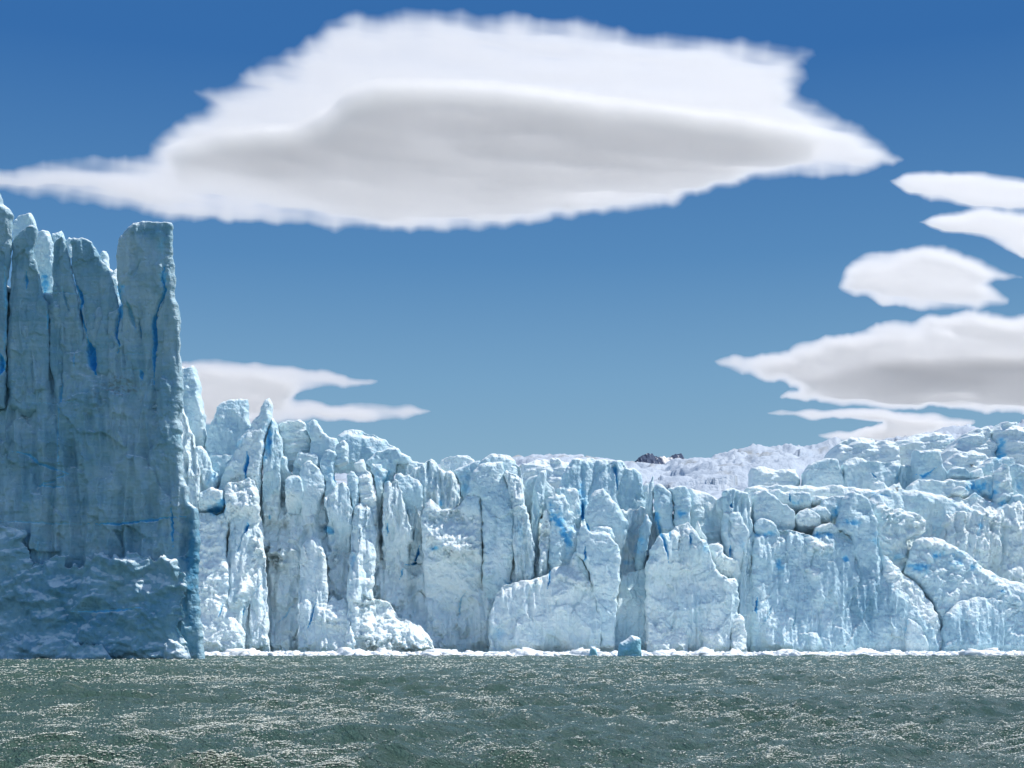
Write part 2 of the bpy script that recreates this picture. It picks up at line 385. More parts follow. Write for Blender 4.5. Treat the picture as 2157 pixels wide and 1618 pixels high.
# ------------------------------------------------------------------ water
def build_water():
    rng = np.random.RandomState(4)
    k = .0032
    ys = [14.0]
    while ys[-1] < 520: ys.append(ys[-1]*(1+k))
    ys = np.array(ys); us = np.arange(-.62, .6201, k)
    U, Y = np.meshgrid(us, ys); X = U*Y
    Z = np.zeros(X.shape); DX = np.zeros(X.shape); DY = np.zeros(X.shape); CR = np.zeros(X.shape)
    wind = math.radians(-28)
    # groupiness
    grp = np.clip(.8+.5*fbm(X/26, Y/34, 3, 3), .3, 1.15)
    for i in range(90):
        L = .35*(16/.35)**(rng.rand()**.9); kk = 2*math.pi/L
        th = wind+rng.normal()*.55+(math.pi if rng.rand() < .06 else 0)
        dx, dy = math.cos(th), math.sin(th); ph = rng.rand()*6.28
        A = .0105*L**.85*math.exp(-(L/9)**2)*1.45
        cell = k*Y
        att = np.clip((L/cell-2.2)/2.0, 0, 1)
        arg = kk*(dx*X+dy*Y)+ph
        Z += A*att*np.sin(arg); DX += A*att*dx*np.cos(arg); DY += A*att*dy*np.cos(arg)
        CR += A*att*kk*np.sin(arg)
    foam_glint = sm(CR*grp+.22*fbm(X/1.1, Y/1.1, 8, 3), .75, 1.2)  # whitecaps and sun glitter put into the water colour as pale crests
    V = np.stack([X+.6*DX*grp, Y+.6*DY*grp, Z*grp], 2).reshape(-1, 3)
    n0, n1 = X.shape
    idx = np.arange(n0*n1).reshape(n0, n1)
    Q = np.stack([idx[:-1, :-1].ravel(), idx[:-1, 1:].ravel(), idx[1:, 1:].ravel(), idx[1:, :-1].ravel()], 1)
    A_ = np.zeros((n0*n1, 4)); A_[:, 0] = foam_glint.ravel(); A_[:, 3] = 1
    m = bpy.data.materials.new('lake_water'); m.use_nodes = True; t = m.node_tree; b = t.nodes['Principled BSDF']
    geo = t.nodes.new('ShaderNodeNewGeometry'); pos = geo.outputs['Position']
    at = t.nodes.new('ShaderNodeAttribute'); at.attribute_name = 'ice'
    sp = t.nodes.new('ShaderNodeSeparateColor'); t.links.new(at.outputs['Color'], sp.inputs[0])
    br = ramp(t, noise(t, pos, 6, 4, .7), [(.4, (0, 0, 0)), (.65, (1, 1, 1))])
    col = mixc(t, noise(t, pos, .05, 3), (.098, .190, .152), (.130, .215, .155))
    col = mixc(t, math_(t, 'MULTIPLY', math_(t, 'MULTIPLY', sp.outputs[0], br), .7), col, (.55, .55, .46))
    t.links.new(col, b.inputs['Base Color'])
    b.inputs['IOR'].default_value = 1.33; b.inputs['Roughness'].default_value = .20
    mp = t.nodes.new('ShaderNodeMapping'); mp.inputs['Rotation'].default_value = (0, 0, -wind); mp.inputs['Scale'].default_value = (1.3, .8, 1)
    t.links.new(pos, mp.inputs['Vector'])
    bu = t.nodes.new('ShaderNodeBump'); bu.inputs['Strength'].default_value = 1.0; bu.inputs['Distance'].default_value = 1.1
    h = math_(t, 'ADD', noise(t, mp.outputs[0], 1.6, 5, .66, .5), math_(t, 'MULTIPLY', noise(t, mp.outputs[0], 7, 4, .7), .45))
    t.links.new(h, bu.inputs['Height']); t.links.new(bu.outputs[0], b.inputs['Normal'])
    o = grid_mesh('lake_water', V, Q, m, A_); tag(o, kind='structure')
    # pale flecks modelled as sun glints, with some whitecap, on the wave faces
    sl_ = (np.gradient(Z, axis=0)/np.gradient(Y, axis=0))
    P3 = V.reshape(n0, n1, 3)
    clus = 1.3*fbm(X/2.6+.25*Y/2.6, Y/7.0, 61, 4, .6)+1.1*fbm(X/14, Y/34, 63, 2)-.1
    pr = np.clip(.26*np.clip(.7+clus, .2, 3)+1.1*np.clip(CR*1.1+.1, 0, 1.4)*np.clip(.3+clus, 0, 2)+.9*sm(sl_, .05, .3)*np.clip(clus+.15, 0, 1), .03, 3)
    wgt = (pr/Y*(.55+np.clip(Y/170, 0, 1.3)))*(np.abs(U) < .5); cw = np.cumsum(wgt.ravel()); cw /= cw[-1]
    nf_ = 270000
    pick = np.searchsorted(cw, rng.rand(nf_)); base_ = P3.reshape(-1, 3)[pick]; yy = Y.ravel()[pick]
    sz = yy/1422*(.24+.5*rng.rand(nf_)**3)*1.1
    sz = np.maximum(sz, .006)
    o8 = np.array([(1,0,0),(-1,0,0),(0,1,0),(0,-1,0),(0,0,1),(0,0,-1)], float)
    f8 = np.array([(0,2,4),(2,1,4),(1,3,4),(3,0,4),(2,0,5),(1,2,5),(3,1,5),(0,3,5)])
    sc_ = np.stack([sz*(1.2+2.6*rng.rand(nf_)**2), sz*2.2, sz*(.55+.35*rng.rand(nf_))], 1)
    c0 = base_+np.stack([(rng.rand(nf_)-.5)*k*yy, (rng.rand(nf_)-.5)*k*yy, sz*.55], 1)
    vv = o8[None]*(1+.4*(rng.rand(nf_, 6, 1)-.5))*sc_[:, None]
    ra_ = .18+.25*rng.randn(nf_, 1); vx_ = vv[..., 0]*np.cos(ra_)-vv[..., 2]*np.sin(ra_); vz_ = vv[..., 0]*np.sin(ra_)+vv[..., 2]*np.cos(ra_)
    vv[..., 0] = vx_; vv[..., 2] = vz_; vv = vv+c0[:, None]
    ff = f8[None]+np.arange(nf_)[:, None, None]*6
    fm = bpy.data.materials.new('foam_glint'); fm.use_nodes = True; fb = fm.node_tree.nodes['Principled BSDF']
    fb.inputs['Base Color'].default_value = (.84, .84, .72, 1); fb.inputs['Roughness'].default_value = .35
    fo = grid_mesh('glint_flecks', vv.reshape(-1, 3), ff.reshape(-1, 3), fm, smooth=False); tag(fo, 'pale flecks standing in for sun glints on the choppy lake surface', kind='stuff')
    # the rest of the lake, out to the horizon
    S = 22000; a0, a1, y0, y1 = .60, .60, 14.3, 515
    V = [(-S, -S, -.05), (S, -S, -.05), (S, S, -.05), (-S, S, -.05),
         (-a0*y0, y0, -.05), (a0*y0, y0, -.05), (a0*y1, y1, -.05), (-a0*y1, y1, -.05)]
    Q = [(0, 1, 5, 4), (1, 2, 6, 5), (2, 3, 7, 6), (3, 0, 4, 7)]
    o = grid_mesh('lake_water', V, Q, m, np.tile([0, 0, 0, 1.0], (8, 1)), smooth=False); tag(o, kind='structure')
build_water()

# ------------------------------------------------------------------ cracks, blue ice, dirt and rubble traced on the faces
NEAR = (0, 300); FAR = (300, 999)
crack(1, [(470,600),(500,680),(530,740),(545,800),(540,880),(560,960),(590,1040)], 5, 14, .9, NEAR)
crack(1, [(590,1050),(610,1120),(615,1200),(635,1280)], 12, 22, 1, NEAR)
crack(1, [(770,690),(795,770),(800,880),(780,960),(775,1030),(800,1090),(780,1140)], 5, 16, .85, NEAR)
crack(1, [(1090,570),(1075,660),(1095,720),(1050,830),(1010,930),(1015,1050),(1005,1180),(1010,1340)], 6, 14, .9, NEAR)
patch('blue', 1, 1085, 660, 30, 60, .8, 0, NEAR); patch('blue', 1, 1060, 430, 28, 110, .38, 0, NEAR)
patch('blue', 1, 795, 730, 25, 50, .9, -20, NEAR); patch('blue', 1, 298, 680, 30, 70, .9, 0, NEAR)
crack(1, [(840,790),(870,900),(900,1000)], 6, 12, .45, NEAR); crack(1, [(910,880),(930,1000),(935,1080)], 4, 10, .6, NEAR)
crack(1, [(305,860),(325,920),(310,980)], 5, 14, .6, NEAR); crack(1, [(410,700),(440,820),(490,900)], 3, 8, .4, NEAR)
crack(1, [(425,1290),(405,1400),(400,1620)], 4, 9, .55, NEAR); crack(2, [(385,0),(380,90),(385,230),(392,300)], 3, 7, .6, NEAR)
crack(2, [(90,215),(200,240),(250,290),(440,358)], 5, 6, .6, NEAR); crack(2, [(440,358),(330,410),(250,432),(420,442)], 3, 5, .5, NEAR)
crack(2, [(560,675),(760,672),(900,655),(1060,635),(1170,622)], 4.0, 6, .8, NEAR)
crack(2, [(1090,540),(1092,650),(1098,820)], 3, 8, .9, NEAR); crack(2, [(0,655),(150,660),(300,668),(560,675)], 3, 4, .4, NEAR)
crack(2, [(470,1225),(640,1222),(760,1215),(940,1198)], 3.5, 5, .7, NEAR); crack(2, [(265,780),(262,930)], 3, 6, .4, NEAR)
crack(1, [(170,735),(300,740),(420,735),(560,760),(700,715)], 2.2, 4, .3, NEAR); crack(1, [(230,1465),(400,1468),(600,1450)], 2, 4, .35, NEAR)
crack(1, [(15,1140),(20,1200),(12,1280)], 9, 20, 1, NEAR); crack(1, [(40,560),(38,700),(50,900),(30,1120)], 5, 14, .5, NEAR)
crack(1, [(770,1145),(990,1135)], 2, 3, .3, NEAR); crack(1, [(770,1250),(1000,1245)], 2, 3, .3, NEAR)
crack(1, [(500,1140),(500,1230)], 3, 6, .5, NEAR); crack(1, [(925,1245),(935,1310)], 6, 10, .7, NEAR)
crack(1, [(180,600),(178,720)], 4, 10, .8, NEAR); crack(1, [(830,620),(880,640),(940,510)], 2.5, 4, .2, NEAR)
patch('dirt', 1, 800, 1360, 110, 90, .55, 0, NEAR); patch('dirt', 1, 660, 1440, 60, 90, .3, 0, NEAR)
patch('bulge', 1, 600, 1400, 120, 130, .35, 0, NEAR)
patch('tone', 2, 600, 1250, 900, 480, .45, 0, NEAR); patch('tone', 2, 1220, 900, 70, 520, .9, 0, NEAR)
patch('tone', 1, 980, 340, 160, 60, .5, 0, NEAR); patch('tone', 1, 815, 520, 75, 220, -.75, 8, NEAR); patch('tone', 1, 290, 480, 60, 160, -.5, 0, NEAR)
patch('tone', 0, 1325, 1346, 30, 9, -.8, 0, (312, 322)); patch('blue', 0, 1322, 1368, 24, 12, .45, 0, (312, 322))
patch('tone', 0, 1256, 1364, 20, 5, -.8, 0, (312, 322)); patch('blue', 0, 1252, 1378, 16, 7, .4, 0, (312, 322))
# right-hand wall
crack(3, [(600,840),(605,900),(585,980),(590,1050)], 5, 14, 1, FAR); patch('blue', 3, 770, 740, 45, 150, .8, 8, FAR)
patch('blue', 3, 540, 770, 22, 130, .45, 35, FAR); patch('blue', 3, 350, 1290, 90, 55, 1.0, -15, FAR); patch('hole', 3, 350, 1300, 70, 40, .7, -15, FAR)
patch('blue', 3, 310, 1040, 30, 110, .55, 25, FAR); patch('blue', 3, 1750, 1030, 30, 60, .7, 30, FAR); patch('blue', 3, 1670, 1060, 40, 60, .4, 0, FAR)
patch('blue', 3, 1270, 980, 50, 70, .35, 0, FAR); crack(8, [(390,500),(400,560)], 4, 12, 1, FAR)
crack(4, [(545,230),(525,290),(508,330)], 4, 14, 1, FAR); crack(4, [(560,170),(480,380),(420,560)], 1.8, 5, .4, FAR)
crack(4, [(305,960),(290,1050),(270,1090)], 2.2, 6, .7, FAR); crack(4, [(495,970),(480,1060)], 2.4, 6, .7, FAR)
crack(4, [(1150,930),(1110,1090),(1070,1190)], 2.4, 7, .9, FAR); crack(4, [(940,960),(880,1060),(800,1130)], 2.6, 5, .45, FAR)
crack(4, [(2090,430),(2070,520),(2040,590),(1990,600)], 4, 12, 1, FAR); crack(4, [(1940,640),(1905,745)], 2.4, 6, .7, FAR)
crack(4, [(1800,230),(1795,340)], 3, 8, .8, FAR); crack(4, [(670,740),(560,900)], 1.8, 4, .35, FAR)
patch('hole', 4, 1270, 290, 50, 40, .6, 20, FAR); patch('blue', 4, 1490, 560, 26, 90, .45, 10, FAR); patch('hole', 4, 740, 180, 20, 24, .6, 0, FAR)
patch('blue', 5, 1090, 590, 45, 130, 1.0, -20, FAR); patch('blue', 5, 1150, 690, 40, 80, .8, -10, FAR); patch('blue', 5, 430, 310, 40, 100, .45, 15, FAR)
crack(5, [(1245,420),(1245,570)], 5, 16, 1, FAR); crack(5, [(1268,560),(1290,630)], 3, 10, 1, FAR); crack(5, [(1262,720),(1258,860)], 2.4, 9, 1, FAR)
patch('blue', 5, 1240, 430, 30, 130, .7, 0, FAR); crack(5, [(1470,190),(1485,350)], 3, 10, .8, FAR); patch('hole', 5, 1468, 200, 18, 30, .6, 0, FAR)
crack(5, [(1020,870),(1015,960),(1000,1030)], 2.4, 8, .9, FAR); crack(5, [(440,1045),(400,1100),(385,1230)], 2.4, 7, .5, FAR)
crack(5, [(690,960),(730,990),(770,960)], 2, 6, .5, FAR); crack(5, [(110,740),(80,840),(20,860)], 3.5, 10, .9, FAR)
patch('blue', 5, 225, 745, 40, 16, .8, 0, FAR); patch('blue', 5, 810, 640, 22, 120, .35, 0, FAR); patch('blue', 5, 660, 1340, 60, 60, .35, 0, FAR)
patch('blue', 5, 260, 430, 16, 40, .7, 0, FAR); crack(5, [(960,440),(905,600)], 2, 4, .3, FAR)
crack(6, [(760,490),(785,600),(810,690),(850,850)], 4.5, 14, .75, FAR); patch('blue', 6, 770, 510, 22, 60, .8, 0, FAR)
patch('blue', 6, 930, 505, 45, 24, .9, 0, FAR); crack(6, [(860,610),(860,690)], 2.6, 8, .6, FAR); patch('blue', 6, 660, 720, 50, 60, .6, 0, FAR)
crack(6, [(1000,640),(995,740)], 3, 8, .8, FAR); patch('blue', 6, 1090, 740, 25, 60, .5, 0, FAR); crack(6, [(1275,730),(1270,800)], 3.5, 10, 1, FAR)
crack(6, [(1280,430),(1285,475)], 3, 8, 1, FAR); patch('blue', 6, 1355, 700, 22, 70, .4, 0, FAR)
crack(6, [(1470,1070),(1460,1150),(1450,1210)], 3, 9, .95, FAR); crack(6, [(1580,1120),(1530,1210),(1490,1290)], 2.2, 6, .3, FAR)
patch('blue', 6, 1625, 850, 18, 44, .5, 15, FAR); patch('blue', 6, 1540, 650, 90, 14, .6, -5, FAR); patch('blue', 6, 550, 840, 60, 20, .5, 0, FAR)
patch('tone', 6, 600, 560, 120, 420, .35, 0, FAR)
crack(7, [(80,1180),(50,1260),(0,1330)], 2.2, 6, .35, FAR); crack(7, [(220,1180),(210,1280),(180,1370)], 2.2, 6, .3, FAR)
patch('blue', 7, 120, 950, 24, 50, .8, 0, FAR); patch('blue', 7, 525, 910, 20, 26, .8, 0, FAR); patch('blue', 7, 560, 690, 60, 25, .75, 0, FAR)
patch('blue', 7, 410, 760, 70, 22, .9, 0, FAR); patch('blue', 7, 460, 620, 28, 40, 1.0, 0, FAR); patch('blue', 7, 40, 750, 60, 16, .7, -10, FAR)
patch('blue', 7, 210, 560, 36, 26, .7, 0, FAR); crack(7, [(182,505),(180,560)], 2, 8, 1, FAR); patch('blue', 7, 700, 790, 40, 60, .45, 0, FAR)
patch('tone', 7, 650, 1180, 260, 300, .6, 0, FAR); patch('tone', 7, 1350, 1380, 400, 170, .4, 0, FAR)
patch('blue', 7, 900, 1330, 14, 60, .7, 12, FAR); patch('blue', 7, 970, 970, 70, 30, .75, 0, FAR); patch('blue', 7, 1090, 890, 50, 26, .8, 0, FAR)
patch('blue', 7, 1210, 910, 40, 40, .7, 0, FAR); patch('blue', 7, 1300, 960, 30, 24, .6, 0, FAR); patch('blue', 7, 1340, 720, 12, 60, .6, 10, FAR)
patch('blue', 7, 1350, 460, 80, 42, 1.0, 10, FAR); patch('blue', 7, 1440, 510, 22, 60, 1.0, 20, FAR); patch('blue', 7, 1495, 560, 24, 24, .9, 0, FAR)
patch('blue', 7, 1475, 220, 20, 80, .9, 0, FAR); patch('blue', 7, 1600, 450, 30, 26, .6, 0, FAR); patch('blue', 7, 1480, 1105, 16, 14, .9, 0, FAR)
patch('blue', 7, 1000, 395, 40, 14, .9, 0, FAR); crack(7, [(960,385),(1000,400),(1080,345)], 3, 3, .9, FAR); crack(7, [(685,375),(712,412)], 2, 5, 1, FAR)
patch('blue', 7, 845, 410, 12, 26, .7, 0, FAR); patch('blue', 7, 740, 510, 50, 8, .8, 10, FAR); patch('blue', 7, 830, 890, 70, 30, .5, 0, FAR)
patch('dirt', 7, 840, 478, 26, 14, 1, 0, FAR); patch('dirt', 7, 1290, 335, 26, 20, .9, 0, FAR); patch('dirt', 3, 1210, 720, 22, 22, .8, 0, FAR)
patch('dirt', 3, 2040, 1000, 10, 10, .1, 0, FAR); patch('tone', 7, 1340, 240, 10, 10, .1)
patch('rub', 4, 760, 330, 200, 280, .9, -25, FAR); patch('rub', 4, 1280, 420, 90, 200, .8, 0, FAR); patch('rub', 4, 530, 760, 60, 200, .8, 20, FAR)
patch('rub', 4, 1300, 1000, 140, 160, .8, 30, FAR); patch('rub', 4, 1750, 1130, 260, 260, .9, 40, FAR); patch('rub', 4, 1850, 880, 140, 110, .8, 20, FAR)
patch('rub', 4, 2080, 1180, 120, 200, .8, 0, FAR); patch('rub', 3, 560, 1200, 150, 160, .8, 0, FAR); patch('rub', 3, 850, 1300, 170, 140, .9, 0, FAR)
patch('rub', 5, 340, 650, 190, 150, .95, 35, FAR); patch('rub', 5, 570, 900, 80, 60, .8, -20, FAR); patch('rub', 5, 800, 330, 50, 180, .6, 0, FAR)
patch('rub', 5, 960, 780, 40, 200, .8, 10, FAR); patch('rub', 5, 510, 1030, 90, 70, .7, 30, FAR); patch('rub', 5, 90, 1330, 170, 130, .85, 20, FAR)
patch('rub', 5, 1190, 930, 150, 70, .9, 35, FAR); patch('rub', 5, 410, 1240, 40, 120, .5, 0, FAR); patch('rub', 5, 1080, 1020, 60, 80, .7, 30, FAR)
patch('rub', 7, 360, 800, 90, 70, .9, 20, FAR); patch('rub', 7, 330, 690, 140, 30, .8, 0, FAR); patch('rub', 7, 1400, 620, 120, 60, .7, 30, FAR)
patch('rub', 7, 330, 990, 60, 40, .6, 40, FAR); patch('rub', 7, 1050, 800, 120, 40, .7, 10, FAR); patch('rub', 7, 1590, 990, 70, 50, .6, 20, FAR)

# ------------------------------------------------------------------ glacier surface behind the front, rising inland
def ice_field():
    cols = np.arange(-700, 2900, 3.0); n = 300
    t = np.linspace(0, 1, n)**1.15; ds = 463*(1900/463)**t
    U, D = np.meshgrid(cols, ds)
    kx = [-700, 300, 700, 850, 1000, 1100, 1180, 1320, 1400, 1480, 1560, 1640, 1720, 1760, 1850, 1940, 2000, 2050, 2100, 2157, 2300, 2900]
    ky = [1010, 990, 985, 985, 985, 972, 970, 988, 994, 974, 966, 960, 952, 945, 940, 935, 925, 920, 915, 905, 890, 880]
    top = np.interp(U, kx, ky); low = 1085+0*U
    tt = np.log(D/463)/np.log(1900/463)
    PY = low+(top-low)*sm(tt, 0, .9)**.8
    m = D/F
    X = (U-CX)*m; Z = CAMZ+(HZ-PY)*m
    am = 2.4+8.0*tt*sm(U, 700, 1600)+2*tt
    Z = Z+am*.5*step_facet(X/30+.5*perlin(X/20, D/30, 7), D/44, 17)+am*(facet(X/58+1.2*perlin(X/60, D/60, 1), D/80+.8*perlin(X/50, D/90, 2), 3)*1.8-.6)+am*.16*(.5-np.abs(fbm(X/13, D/24, 6, 3)))*2+.35*fbm(X/5, D/5, 9, 3)
    dirt = sm(fbm(X/26, D/40, 12, 4), .35, .9)*.55
    V = np.stack([X, D, Z], 2).reshape(-1, 3); n0, n1 = X.shape
    idx = np.arange(n0*n1).reshape(n0, n1)
    Q = np.stack([idx[:-1, :-1].ravel(), idx[:-1, 1:].ravel(), idx[1:, 1:].ravel(), idx[1:, :-1].ravel()], 1)
    A = np.zeros((n0*n1, 4)); A[:, 1] = dirt.ravel(); A[:, 2] = .45; A[:, 3] = 1
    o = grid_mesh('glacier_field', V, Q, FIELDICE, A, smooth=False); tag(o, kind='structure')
ice_field()
LAND = bpy.data.materials.new('bounce_ice_and_rock'); LAND.use_nodes = True
_t = LAND.node_tree; _b = _t.nodes['Principled BSDF']; _g = _t.nodes.new('ShaderNodeNewGeometry'); _b.inputs['Roughness'].default_value = .9
_t.links.new(ramp(_t, noise(_t, _g.outputs['Position'], .0012, 5, .6), [(.42, (.09, .09, .09)), (.58, (.42, .43, .47))]), _b.inputs['Base Color'])
def inland_bounce():      # unseen land past the skyline, added to bounce pale light up to the clouds
    ys = np.array([1905, 2600, 4000, 7000, 12000, 21000.0]); xs = np.linspace(-16000, 16000, 41)
    X, Y = np.meshgrid(xs, ys); Z = 120+30*fbm(X/1500, Y/1500, 4, 3)-.002*(Y-1900)
    n0, n1 = X.shape; idx = np.arange(n0*n1).reshape(n0, n1)
    Q = np.stack([idx[:-1, :-1].ravel(), idx[:-1, 1:].ravel(), idx[1:, 1:].ravel(), idx[1:, :-1].ravel()], 1)
    A = np.zeros((n0*n1, 4)); A[:, 2] = .2; A[:, 3] = 1
    o = grid_mesh('glacier_field', np.stack([X, Y, Z], 2).reshape(-1, 3), Q, LAND, A); tag(o, kind='structure')
inland_bounce()

# ------------------------------------------------------------------ near ice cliff on the left: one thing with parts
root = bpy.data.objects.new('ice_cliff', None); C.objects.link(root); root.location = (0, 0, 0)
tag(root, 'tall shaded blue-grey ice cliff rising from the lake on the left, topped by pinnacles', 'ice cliff')
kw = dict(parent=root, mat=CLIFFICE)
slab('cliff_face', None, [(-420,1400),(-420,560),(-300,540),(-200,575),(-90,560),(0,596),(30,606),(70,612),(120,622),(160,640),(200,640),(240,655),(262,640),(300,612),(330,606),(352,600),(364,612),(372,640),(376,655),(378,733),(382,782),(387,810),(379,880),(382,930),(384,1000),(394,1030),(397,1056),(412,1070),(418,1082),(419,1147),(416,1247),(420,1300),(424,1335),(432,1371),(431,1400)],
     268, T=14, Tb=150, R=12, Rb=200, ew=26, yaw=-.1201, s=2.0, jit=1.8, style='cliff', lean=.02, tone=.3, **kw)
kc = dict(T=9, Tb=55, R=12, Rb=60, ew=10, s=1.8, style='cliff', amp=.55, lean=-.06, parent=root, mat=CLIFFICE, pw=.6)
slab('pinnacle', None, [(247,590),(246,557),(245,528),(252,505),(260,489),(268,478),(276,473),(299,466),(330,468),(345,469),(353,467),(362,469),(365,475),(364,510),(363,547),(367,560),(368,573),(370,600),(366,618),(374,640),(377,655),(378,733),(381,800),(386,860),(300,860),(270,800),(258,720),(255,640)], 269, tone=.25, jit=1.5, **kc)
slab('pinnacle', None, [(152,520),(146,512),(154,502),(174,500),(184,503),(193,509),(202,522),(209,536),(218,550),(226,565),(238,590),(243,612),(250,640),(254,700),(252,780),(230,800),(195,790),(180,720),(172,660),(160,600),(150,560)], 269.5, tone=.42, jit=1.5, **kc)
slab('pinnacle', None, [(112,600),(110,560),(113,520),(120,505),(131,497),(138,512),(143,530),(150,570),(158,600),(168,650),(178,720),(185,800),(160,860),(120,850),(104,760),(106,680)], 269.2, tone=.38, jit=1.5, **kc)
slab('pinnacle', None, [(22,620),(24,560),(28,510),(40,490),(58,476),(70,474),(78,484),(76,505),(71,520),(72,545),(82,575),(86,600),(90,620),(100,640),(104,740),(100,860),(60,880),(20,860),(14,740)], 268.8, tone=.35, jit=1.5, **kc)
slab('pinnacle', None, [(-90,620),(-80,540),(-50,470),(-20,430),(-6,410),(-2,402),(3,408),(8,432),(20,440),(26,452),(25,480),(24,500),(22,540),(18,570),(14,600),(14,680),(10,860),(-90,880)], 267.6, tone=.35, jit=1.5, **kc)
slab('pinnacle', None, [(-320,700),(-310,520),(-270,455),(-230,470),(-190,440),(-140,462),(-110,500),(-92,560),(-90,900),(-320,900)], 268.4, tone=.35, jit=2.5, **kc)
kb = dict(T=8, Tb=30, R=10, s=1.8, style='smooth', lean=.05, parent=root, mat=ICE, jit=1.4)
slab('pale_shard', None, [(74,640),(72,560),(71,515),(78,490),(90,484),(103,488),(108,500),(113,520),(114,560),(112,640)], 275, tone=.35, **kb)
slab('pale_shard', None, [(26,470),(40,452),(55,449),(66,448),(70,462),(77,480),(78,520),(60,540),(30,540)], 276, tone=.45, **kb)
slab('pale_shard', None, [(110,520),(111,492),(120,490),(130,485),(134,497),(140,520),(140,560),(112,560)], 277, tone=.35, **kb)
slab('pale_shard', None, [(140,540),(138,508),(146,499),(154,503),(160,540)], 278, tone=.2, **kb)
slab('pale_shard', None, [(208,580),(211,538),(218,528),(225,530),(228,560),(240,572),(250,560),(250,640),(212,640)], 279, tone=.2, **kb)
slab('rubble_apron', 2, [(-500,1540),(-500,900),(-300,760),(-120,820),(0,700),(60,665),(140,705),(175,800),(205,940),(330,880),(380,870),(440,935),(500,925),(620,850),(700,880),(800,850),(880,885),(950,905),(1060,862),(1110,905),(1150,970),(1165,1060),(1140,1200),(1150,1340),(1160,1420),(1180,1540)],
     264, T=16, Tb=30, R=70, s=2.0, jit=8, style='heap', amp=.75, lean=.05, tone=.3, pw=1.0, **kw)
slab('rubble_apron', 2, [(-300,1540),(-200,1440),(0,1430),(200,1380),(420,1400),(640,1430),(760,1500),(780,1540)],
     261, T=10, Tb=30, R=26, s=2.0, jit=6, style='heap', amp=.5, lean=.2, tone=.25, pw=.7, **kw)
slab('rubble_apron', 2, [(1020,1540),(1040,1440),(1060,1395),(1120,1420),(1180,1440),(1230,1480),(1250,1540)],
     261.5, T=8, Tb=20, R=20, s=2.0, jit=4, style='rubble', amp=.6, lean=.3, tone=.1, pw=.7, **kw)

# ------------------------------------------------------------------ the long glacier front on the right
slab('glacier_wall', None, [(-900,1400),(-900,1090),(-400,1060),(0,1080),(300,1050),(430,1010),(500,1020),(560,1010),(640,1030),(700,1010),(800,1040),(900,1020),(1000,1060),(1100,1120),(1200,1080),(1330,1070),(1450,1090),(1560,1060),(1650,1105),(1760,1120),(1900,1090),(2000,1080),(2157,1060),(2400,1040),(2800,1050),(3000,1100),(3000,1400)],
     WALLD, T=10, Tb=160, R=18, s=2.0, jit=7, style='wall', lean=.40, tone=-.04,
     label='long white fluted ice front standing in the lake behind the nearer ice blocks', cat='glacier wall')
S = []
def sr(name, label, reg, pts, d, **k_): S.append((name, label, reg, pts, d, k_))
# --- left group
sr('ice_tower', 'pale blue flat-topped ice tower rising just behind the edge of the dark cliff', 3, [(-60,900),(-60,150),(20,130),(90,135),(150,115),(175,150),(200,260),(215,420),(235,540),(240,640),(260,900)], 418, style='smooth', tone=.32)
sr('ice_buttress', 'narrow crumbly white ice rib running down beside the dark cliff edge', 3, [(-40,1500),(-40,520),(20,400),(60,470),(90,560),(120,640),(150,720),(150,800),(190,860),(200,1000),(200,1500)], 402, style='tower', tone=.05, yaw=.3, amp=1.2)
sr('ice_block', 'big rounded pale blue ice block with smooth face left of the leaning spire', 3, [(150,1250),(250,840),(240,780),(270,660),(300,580),(330,500),(345,460),(400,410),(470,395),(540,400),(600,398),(605,500),(605,560),(640,700),(640,1250)], 426, style='smooth', tone=.42, T=16, R=20)
sr('ice_spire', 'tall leaning ice spire with a knobbed tip, highest of the right-hand front', 3, [(768,380),(785,390),(798,430),(796,500),(786,570),(762,640),(742,700),(730,800),(715,900),(700,1000),(690,1130),(660,1250),(330,1250),(335,1050),(380,970),(450,890),(500,820),(520,740),(570,680),(625,615),(665,545),(690,520),(705,470),(722,430),(745,392)], 408, style='block', tone=.25, T=16, amp=.8, jit=1.4)
sr('ice_fin', 'upright ice fin with a deep blue left flank beside the leaning spire', 3, [(790,540),(815,555),(835,600),(850,660),(876,720),(880,780),(872,900),(862,1000),(866,1250),(730,1250),(715,1100),(722,900),(742,760),(770,640)], 413, style='tower', tone=.38, amp=.8, jit=1.4)
sr('snow_block', 'snow-crusted layered ice block behind the blue-flanked fin', 3, [(845,610),(870,585),(920,578),(1020,570),(1060,590),(1075,640),(1110,690),(1118,780),(1120,1000),(840,1000)], 440, style='snow', tone=.02, T=14)
sr('ice_fin', 'curved ice fin with a small dark hole, right of the layered snow block', 3, [(1088,640),(1090,600),(1130,574),(1165,580),(1195,630),(1225,670),(1260,700),(1330,720),(1345,780),(1340,1000),(1110,1000),(1115,760),(1100,700)], 437, style='smooth', tone=.4)
sr('ice_dome', 'broad blue-grey ice dome with long right slope on the skyline, left of centre', 3, [(1300,1000),(1330,710),(1355,690),(1400,660),(1430,648),(1470,640),(1530,655),(1590,685),(1640,695),(1700,725),(1740,742),(1790,780),(1840,810),(1890,850),(1935,885),(1960,1000)], 452, style='smooth', tone=.5, T=30, R=30, Tb=90)
sr('ice_block', 'snow-capped ice knob in front of the blue-grey dome', 8, [(320,170),(360,120),(420,80),(500,55),(545,85),(570,160),(545,230),(560,330),(420,400),(330,330)], 436, style='snow', tone=.2, amp=.6)
sr('ice_block', 'rounded white knob low between the dome and the column', 8, [(150,180),(200,145),(250,155),(300,220),(300,340),(150,340)], 434, style='snow', tone=.1, amp=.5)
sr('ice_column', 'thick smooth ice column with blue band at its waist', 8, [(195,330),(230,240),(270,170),(340,160),(395,185),(410,250),(395,360),(385,470),(400,560),(400,900),(230,900),(270,560),(240,480),(200,400)], 424, style='smooth', tone=.45)
